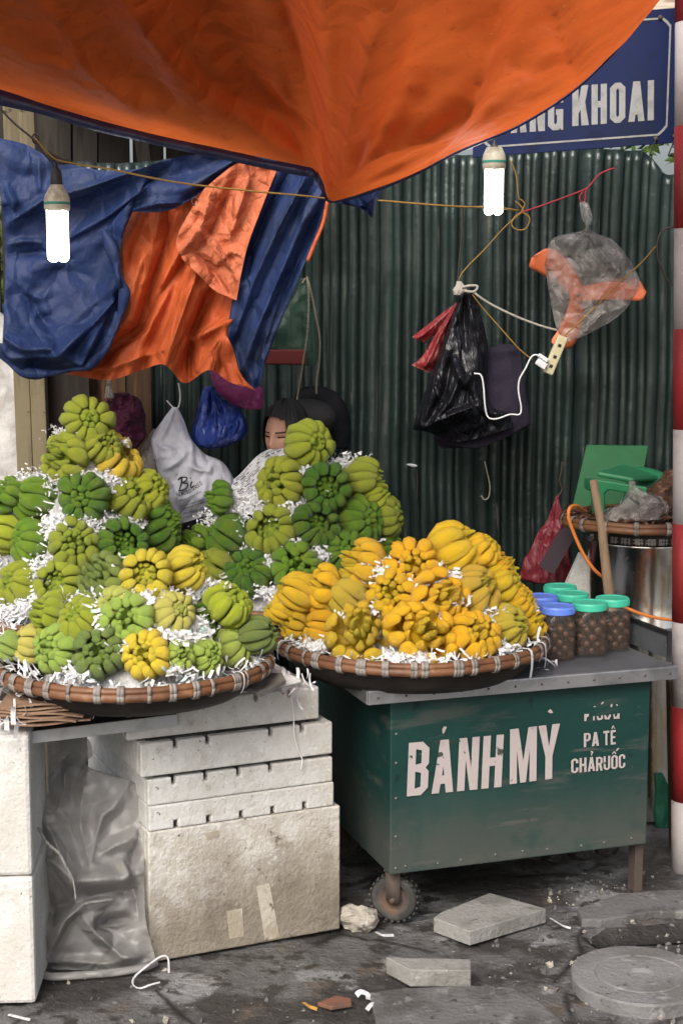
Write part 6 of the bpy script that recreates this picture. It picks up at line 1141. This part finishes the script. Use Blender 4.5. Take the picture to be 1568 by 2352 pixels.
def strip(label, pts, w, m=M['paper_dirty']):
    pts = crv([tuple(p) for p in pts], 24); mb = MB(); vs = []
    for i, p in enumerate(pts): d = (pts[min(i + 1, 23)] - pts[max(i - 1, 0)]).normalized(); s = d.cross(V((.3, -.4, .8))).normalized(); vs += [p - s * w / 2, p + s * w / 2]
    mb.add(vs, [(2 * k, 2 * k + 1, 2 * k + 3, 2 * k + 2) for k in range(23)]); tag(obj('paper_strip', mb, m), label, 'paper strip', 'paper scraps on the ground')
strip('long white paper strip curling on the ground by the grey plastic', [PZ(388, 2235, .01), PZ(386, 2200, .03), PZ(372, 2196, .035), PZ(352, 2208, .03), PZ(330, 2225, .02), PZ(308, 2245, .012), PZ(306, 2262, .008), PZ(322, 2270, .008), PZ(345, 2262, .014), PZ(368, 2256, .012)], .0055)
strip('white paper scrap on the ground left of the sunken slab', [PZ(818, 2286, .01), PZ(828, 2278, .02), PZ(844, 2284, .012), PZ(846, 2296, .006)], .016)
strip('small white scrap beside the sunken slab corner', [PZ(842, 2320, .008), PZ(852, 2308, .012), PZ(866, 2304, .008)], .012)
strip('white paper shred on the ground below the rubble lump', [PZ(862, 2140, .01), PZ(880, 2148, .012), PZ(904, 2148, .008)], .010)
strip('white paper shred right of the pale square slab', [PZ(1262, 2108, .008), PZ(1290, 2125, .012), PZ(1310, 2132, .008)], .009)
strip('small paper shred at the far bottom left corner', [PZ(20, 2330, .008), PZ(50, 2338, .01), PZ(70, 2342, .008)], .009)
strip('yellow leaf-like scrap on the ground near the brick fragment', [PZ(696, 2302, .008), PZ(712, 2312, .012), PZ(728, 2318, .006)], .012, mat('ochre scrap', (.45, .25, .05), .8))
# litter under and beside the cart
mb = MB(); rr = random.Random(3)
for i in range(9):
    p = PZ(rr.uniform(1225, 1440), rr.uniform(1962, 2000), .01); mb.sphere(p + V((0, .1, .01)), rr.uniform(.015, .04), 10, 7, sc=(1.3, 1, .8))
for v in mb.v: v += V((fbm(v, 2, 25), fbm(v, 3, 25), fbm(v, 4, 25))) * .012
tag(obj('rubble', mb, M['mud'], smooth=False), 'dark litter and rubble lying in the shade under the cart', 'rubble', kind='stuff')
mb = MB(); bag(mb, [(1775, 1500, 1520), (1810, 1502, 1535), (1860, 1500, 1540), (1900, 1505, 1535)], 5.4, .5, 5, .2, 8); tag(obj('green_net', mb, mat('green net', (.01, .10, .06), .8)), 'dark green netting bunched between the cart and the striped pole', 'net')
# ================================================================== HANGINGS BEHIND THE PILES
BY_ = 5.95
from mathutils.bvhtree import BVHTree
T9 = TR(287, 889.9, .1831)
mbag = MB(); pouch(mbag, [[(590, 252), (628, 245), (668, 262)], [(480, 400), (620, 400), (745, 420)], [(335, 640), (600, 620), (832, 640)], [(388, 940), (650, 940), (1000, 830)], [(440, 1120), (750, 1100), (1240, 950)], [(520, 1350), (800, 1300), (1375, 1230)], [(560, 1560), (850, 1490), (1200, 1440)], [(690, 1712), (850, 1665), (1012, 1610)]], BY_, .10,
    [([(330, 660), (480, 760), (630, 790)], .03, 50, 90), ([(335, 660), (370, 800), (410, 960)], .03, 50, 40), ([(550, 1010), (680, 920), (840, 780)], .035, 60, 90), ([(845, 640), (850, 800), (830, 960)], .03, 50, 90), ([(800, 980), (950, 1040), (1050, 1050), (1115, 920)], .03, 60, 70), ([(400, 900), (500, 860), (600, 880)], .025, 40, 60), ([(650, 260), (700, 450), (760, 640)], .02, 30, 50), ([(620, 270), (560, 450), (470, 620)], .02, 60, 40), ([(620, 1230), (680, 1450), (700, 1700)], .03, 60, 70), ([(1050, 1060), (1000, 1250), (960, 1400)], .02, 60, 60)], T9, 60, 80, 15, .03)
t_ = thing('carrier_bag', 'white carrier bag with black print hanging between the two green piles', 'bag', tuple(P(430, 1204, BY_)))
bv = BVHTree.FromPolygons([tuple(v) for v in mbag.v], mbag.f)
obj('bag_body', mbag, M['bag_white'], t_)
def onbag(x, y, lift=.002):
    d = ray(x, y).normalized(); h = bv.ray_cast(CAM, d); p = h[0] if h[0] else P(x, y, BY_ - .05); return p - d * lift
mb = MB()
for st in ([(411, 1100), (418, 1096), (417, 1108), (413, 1124)], [(409, 1102), (420, 1096), (429, 1097), (427, 1104), (419, 1109), (430, 1110), (431, 1118), (422, 1125), (410, 1127)], [(441, 1106), (438, 1114), (439, 1120), (446, 1115)], [(437.5, 1097.5), (438.5, 1099)]):
    mb.tube([onbag(p.x, p.y) for p in crv([(x, y, 0) for x, y in st], 22)], .0028, 5)
obj('print', mb, M['ink'], t_)
mb = MB(); wd, ps = letters('HIENDSQUARED', .55, .15, .16); vs, fs = fill2d(ps)
def arc(u): p = crv([(406, 1141, 0), (420, 1138, 0), (436, 1132, 0), (450, 1124, 0), (466, 1112, 0)], 61)[min(60, max(0, round(u * 60)))]; return p
def arct(x, y):
    y *= 1.2; u = x / wd; k = u * 60; i = min(59, max(0, int(k))); a, b = arc(i / 60), arc((i + 1) / 60); p = a.lerp(b, k - i); d = (b - a).normalized(); return p.x + d.y * y * 8.0 * 1, p.y - d.x * y * 8.0
mb.add([onbag(*arct(x, y)) for x, y in vs], fs); obj('print', mb, M['ink'], t_, smooth=False)
mb = MB()
for k, (txt, x0, y0, x1, y1, hh) in enumerate((('Ban sau - Ch', 412, 1153, 462, 1132, 7), ('Tan Tien - Khoai Chau - Hung Yen', 414, 1166, 490, 1140, 5), ('Chuyen ban si va le quan ao nam nu', 414, 1172, 494, 1147, 5), ('0987 317 993 - 01679 311 993', 420, 1182, 498, 1157, 5), ('0979 994 996', 438, 1180, 482, 1166, 5), ('Facebook: Thien Bui Trend', 418, 1192, 496, 1170, 5))):
    vs, fs = fonttext(txt); mx = max(v[0] for v in vs); mb.add([onbag(lerp(x0, x1, x / mx) + y * hh * .3, lerp(y0, y1, x / mx) - y * hh) for x, y in vs], fs)
obj('print', mb, M['ink'], t_, smooth=False)
cord('wire_hook', 'pale wire hook holding the white carrier bag', [tuple(P(x, y, BY_)) for x, y in ((383, 920), (396, 934), (404, 940), (412, 930), (414, 905), (410, 880))], .003, M['cable_white'], cat='wire')
mb = MB(); bag(mb, [(985, 352, 362), (1020, 330, 362), (1060, 316, 366), (1095, 322, 372), (1110, 340, 376)], BY_ + .06, .4, 9, .2, 3, crumple=.01); tag(obj('clear_bag', mb, M['bag_clear']), 'pleated clear plastic bag left of the white carrier bag', 'bag')
mb = MB(); pouch(mb, [[(985, 0), (1060, -20), (1140, 0)], [(960, 90), (1080, 80), (1210, 120)], [(900, 340), (1150, 340), (1420, 250)], [(838, 570), (1150, 560), (1530, 440)], [(850, 690), (1150, 720), (1500, 620)], [(960, 760), (1100, 768), (1280, 740)]], BY_ + .06, .12, [([(1060, 0), (1000, 250), (930, 560)], .03, 40, 60), ([(1080, 0), (1130, 250), (1140, 480)], .04, 40, 50), ([(1100, 20), (1250, 250), (1340, 480)], .03, 50, 60), ([(1080, 60), (1060, 300), (1030, 500)], -.03, 40, 40), ([(1180, 380), (1260, 500), (1220, 640)], .03, 50, 60), ([(1120, 60), (1210, 300), (1230, 420)], -.02, 40, 40)], T9, 50, 60, 17, .03)
tag(obj('blue_bag', mb, M['bag_blue']), 'bulging blue plastic bag hanging under the orange tarp', 'bag')
mb = MB(); bag(mb, [(832, 490, 515), (845, 482, 540), (870, 484, 575), (900, 500, 602), (925, 530, 606), (940, 560, 600)], BY_ + .02, .5, 6, .14, 18, crumple=.02); tag(obj('magenta_bag', mb, M['cloth_magenta']), 'magenta cloth bundle tucked above the blue bag', 'bundle')
mb = MB(); bag(mb, [(905, 262, 300), (925, 245, 322), (960, 238, 335), (1000, 238, 334), (1025, 255, 320), (1040, 275, 305)], 5.95, .5, 7, .14, 19, crumple=.03); tag(obj('maroon_bundle', mb, M['cloth_maroon']), 'crumpled maroon cloth bundle behind the tall left pile', 'bundle')
mb = MB(); bag(mb, [(868, 246, 254), (890, 243, 258), (915, 240, 262)], 5.9, .5, 5, .2, 20); tag(obj('clear_bag', mb, M['bag_clear']), 'small whitish twist of plastic hanging above the maroon bundle', 'bag')
mb = MB(); bag(mb, [(640, 690, 705), (670, 680, 712), (720, 650, 722), (760, 618, 732), (800, 606, 728), (838, 612, 725)], 6.2, .3, 9, .18, 21, crumple=.012); tag(obj('green_bag', mb, M['bag_green']), 'see-through green plastic bag hanging right of the blue tarp', 'bag')
mb = MB(); mb.box(P(652, 820, 6.17), (.17, .05, .058)); tag(obj('red_package', mb, M['red_paper'], smooth=False, bevel=.006), 'dark red package in the bottom of the green bag', 'package')
t_ = thing('handbag', 'black leather handbag on a long gold chain behind the seated woman', 'handbag', tuple(P(740, 1010, 6.22)))
mb = MB(); bag(mb, [(888, 700, 745), (905, 680, 775), (940, 672, 798), (990, 668, 805), (1030, 675, 800)], 6.24, .35, 4, .05, 22, crumple=.006); obj('bag_body', mb, M['leather'], t_)
def chain(pts, nm):
    pts = crv(pts, 84); mb = MB()
    for i in range(0, 83):
        a, b = pts[i], pts[i + 1]; d = (b - a).normalized(); s = V((1, 0, 0)) if i % 2 else V((0, 1, 0)); c = (a + b) / 2; L = (b - a).length * .75
        mb.tube([c + d * L * math.cos(q) + s * .0034 * math.sin(q) for q in [k * math.pi / 4 for k in range(9)]], .0010, 4, cap=False)
    obj(nm, mb, M['brass'], t_)
chain([tuple(P(x, y, 6.12)) for x, y in ((694, 650), (704, 640), (709, 680), (706, 760), (696, 830), (688, 880), (682, 915))], 'chain')
chain([tuple(P(x, y, 6.16)) for x, y in ((705, 635), (714, 670), (724, 720), (734, 775), (733, 830), (727, 875), (726, 905))], 'chain')
mb = MB(); mb.tube(crv([tuple(P(x, y, 6.11)) for x, y in ((682, 912), (684, 922), (686, 936), (681, 940), (677, 934), (681, 920), (682, 912))], 20), .0025, 6); obj('clasp', mb, M['brass'], t_)
# ================================================================== SEATED WOMAN
t_ = thing('person', 'woman seated behind the middle pile, face half hidden by a newspaper', 'person', (P(665, 1000, 6.0).x, 6.0, 0))
hc = P(657, 1000, 6.0); RH = Matrix.Rotation(R(-32), 3, 'Z') @ Matrix.Rotation(R(8), 3, 'X')
mb = MB(); nu, nv = 72, 56; vs = []
def g2(x, z, cx, cz, sx_, sz_): return math.exp(-((x - cx) / sx_) ** 2 - ((z - cz) / sz_) ** 2)
for i in range(nv + 1):
    ph = math.pi * i / nv
    for j in range(nu):
        th = 2 * math.pi * j / nu; x, y, z = math.sin(ph) * math.sin(th), -math.sin(ph) * math.cos(th), math.cos(ph)
        X, Y, Z = x * .073, y * .093, z * .115
        if y < 0:
            X *= 1 - .22 * sm((-Z - .03) / .09); f = 0
            f += .020 * g2(X, Z, 0, -.020, .011, .022) + .008 * g2(X, Z, 0, .005, .008, .03) + .006 * (g2(X, Z, .014, -.026, .008, .008) + g2(X, Z, -.014, -.026, .008, .008))
            f -= .009 * (g2(X, Z, .031, .010, .016, .011) + g2(X, Z, -.031, .010, .016, .011)); f += .004 * (g2(X, Z, .03, .028, .02, .008) + g2(X, Z, -.03, .028, .02, .008))
            f += .006 * g2(X, Z, 0, -.052, .02, .006) + .006 * g2(X, Z, 0, -.066, .018, .007) - .003 * g2(X, Z, 0, -.059, .022, .003) + .009 * g2(X, Z, 0, -.092, .022, .016)
            f += .004 * (g2(X, Z, .042, -.02, .02, .02) + g2(X, Z, -.042, -.02, .02, .02)); Y -= f * min(1, -y * 1.6)
        vs.append(V((X, Y, Z)))
fs = [(i * nu + j, i * nu + (j + 1) % nu, (i + 1) * nu + (j + 1) % nu, (i + 1) * nu + j) for i in range(nv) for j in range(nu)]
mb.add([hc + RH @ v for v in vs], fs)
for q, f in enumerate(fs):
    c = sum((vs[i] for i in f), V((0, 0, 0))) / 4
    if c.y < -.05:
        for s in (-1, 1):
            if ((c.x - s * .031) / .0135) ** 2 + ((c.z - .010) / .0042) ** 2 < 1: mb.m[q] = 1
            if ((c.x - s * .031) / .020) ** 2 + ((c.z - .030 + abs(c.x - s * .028) * .12) / .0038) ** 2 < 1: mb.m[q] = 2
        if (c.x / .021) ** 2 + ((c.z + .059) / .010) ** 2 < 1: mb.m[q] = 3
# ears, neck, arms and hands belong to the same body
for s in (-1, 1):
    mb.sphere(hc + RH @ V((s * .072, .012, -.005)), .028, 10, 8, 0, (.35, .7, 1.1))
nk = hc + V((.01, .03, -.13)); mb.tube([hc + V((0, .02, -.05)), nk, nk + V((0, .03, -.08)), nk + V((0, .04, -.16))], [.05, .046, .056, .10], 16)
shl = nk + V((0, .04, -.12))
def arm(s, hand):
    sh_ = shl + V((s * .17, 0, -.03)); el = sh_ + V((s * .06, -.06, -.26)); w_ = hand
    mb.tube(crv([tuple(sh_), tuple(lerp(sh_, el, .5)), tuple(el), tuple(lerp(el, w_, .5)), tuple(w_)], 16), [.047 - .0018 * i for i in range(16)], 12)
    d = (w_ - el).normalized(); sd_ = d.cross(V((0, 0, 1))).normalized(); pc = w_ + d * .045; mb.sphere(pc, .04, 12, 8, 0, (.85, 1.1, .55))
    for k in range(4):
        o = pc + d * .03 + sd_ * (k - 1.5) * .018; L = (.06, .07, .066, .052)[k]; mb.tube([o, o + d * L * .5 + V((0, 0, .006)), o + d * L * .85 + V((0, 0, -.008)), o + d * L + V((0, 0, -.022))], [.0095, .009, .008, .006], 8)
    o = pc - sd_ * .035 * s; mb.tube([o, o + d * .025 - sd_ * s * .02, o + d * .05 - sd_ * s * .022], [.011, .01, .007], 8)
arm(-1, P(590, 1150, 6.06)); arm(1, P(672, 1130, 6.06))
mb.tube([shl + V((0, .0, .02)), shl + V((0, .0, -.25)), shl + V((0, .0, -.5))], [.13, .15, .17], 16); obj('body', mb, [M['skin'], M['eye'], M['brow'], M['lip']], t_)
mb = MB()
for i in range(71):
    ph = math.pi * i / 70 * .78
    for j in range(144):
        th = 2 * math.pi * j / 144; x, y, z = math.sin(ph) * math.sin(th), -math.sin(ph) * math.cos(th), math.cos(ph); r = 1.13 + .02 * math.sin(th * 9 + ph * 3) + .016 * math.sin(th * 31 + ph * 5) + .03 * nz((th * 2, ph * 3, 0), 4)
        p = V((x * .075 * r, y * .097 * r + .008, z * .118 * r + .006)); mb.v.append(p); mb.k.append(0)
fs = [(i * 144 + j, i * 144 + (j + 1) % 144, (i + 1) * 144 + (j + 1) % 144, (i + 1) * 144 + j) for i in range(70) for j in range(144)]
for f in fs:
    c = sum((mb.v[i] for i in f), V((0, 0, 0))) / 4; hl = .092 - abs(c.x + .01) * .30 - sm((abs(c.x) - .045) / .02) * .12
    if c.y < -.01 and c.z < hl: continue
    mb.f.append(list(f)); mb.m.append(0)
mb.v = [hc + RH @ v for v in mb.v]
mb.sphere(hc + V((.05, .12, -.01)), .075, 18, 12, 0, (1.1, .8, .95)); mb.sphere(hc + V((.075, .10, .055)), .10, 24, 16, 0, (1.25, .7, .8)); obj('hair', mb, M['hair'], t_)
mb = MB(); mb.tube([shl + V((0, 0, .05)), shl + V((0, 0, -.02)), shl + V((0, 0, -.2)), shl + V((0, 0, -.46))], [.09, .185, .20, .215], 20, flat=.7)
for s, hd in ((-1, P(590, 1150, 6.06)), (1, P(672, 1130, 6.06))):
    sh_ = shl + V((s * .17, 0, -.03)); el = sh_ + V((s * .06, -.06, -.26)); mb.tube(crv([tuple(sh_), tuple(lerp(sh_, el, .5)), tuple(el), tuple(lerp(el, hd, .75))], 14), [.064 - .0016 * i for i in range(14)], 12)
obj('jacket', mb, M['jacket'], t_)
mb = MB(); mb.box((t_.location.x, 6.08, .22), (.34, .3, .44)); tag(obj('wooden_box', mb, M['wood_dark'], smooth=False, bevel=.006), 'low wooden box the woman sits on behind the piles', 'box')
t_ = thing('newspaper', 'open newspaper sheet held in front of the seated woman', 'newspaper', tuple(P(580, 1150, 5.92)))
NR = [[(498, 1150), (512, 1118), (548, 1092), (590, 1048), (622, 1030), (655, 1017)], [(508, 1170), (540, 1140), (580, 1110), (620, 1075), (650, 1060), (680, 1050)], [(520, 1200), (560, 1180), (610, 1140), (650, 1110), (680, 1095), (700, 1090)]]
def nf(u, v, x, y): return 5.93 - .05 * v - .012 * math.sin(u * 9) + .01 * math.sin(u * 23)
mb = MB(); sheet(mb, NR, nf, 50, 24); obj('page', mb, M['newsprint'], t_, solid=.001)
mb = MB(); rr = random.Random(5); rows_ = [crv([(x, y, 0) for x, y in r], 81) for r in NR]
for k in range(22):
    v = .05 + k * .042; big = k in (3, 9); a = 4
    while a < 78:
        L = rr.randint(2, 6)
        if rr.random() < .75:
            for i in range(a, min(a + L, 80)):
                q = []
                for ii, vv in ((i, v), (i + 1, v), (i + 1, v + (.03 if big else .014)), (i, v + (.03 if big else .014))):
                    c = crv([rows_[0][ii], rows_[1][ii], rows_[2][ii]], 101)[min(100, round(vv * 100))]; q.append(P(c.x, c.y, nf(ii / 80, vv, 0, 0) - .0025))
                mb.add(q, [(0, 1, 2, 3)])
        a += L + rr.randint(1, 2)
obj('print', mb, M['print_ink'], t_, smooth=False)
mb = MB(); sheet(mb, [[(498, 1152), (503, 1120), (520, 1112)], [(500, 1185), (515, 1160), (530, 1140)], [(515, 1190), (530, 1180), (545, 1160)]], lambda u, v, x, y: 5.9, 10, 10); obj('folded_corner', mb, M['newsprint'], t_, solid=.001)
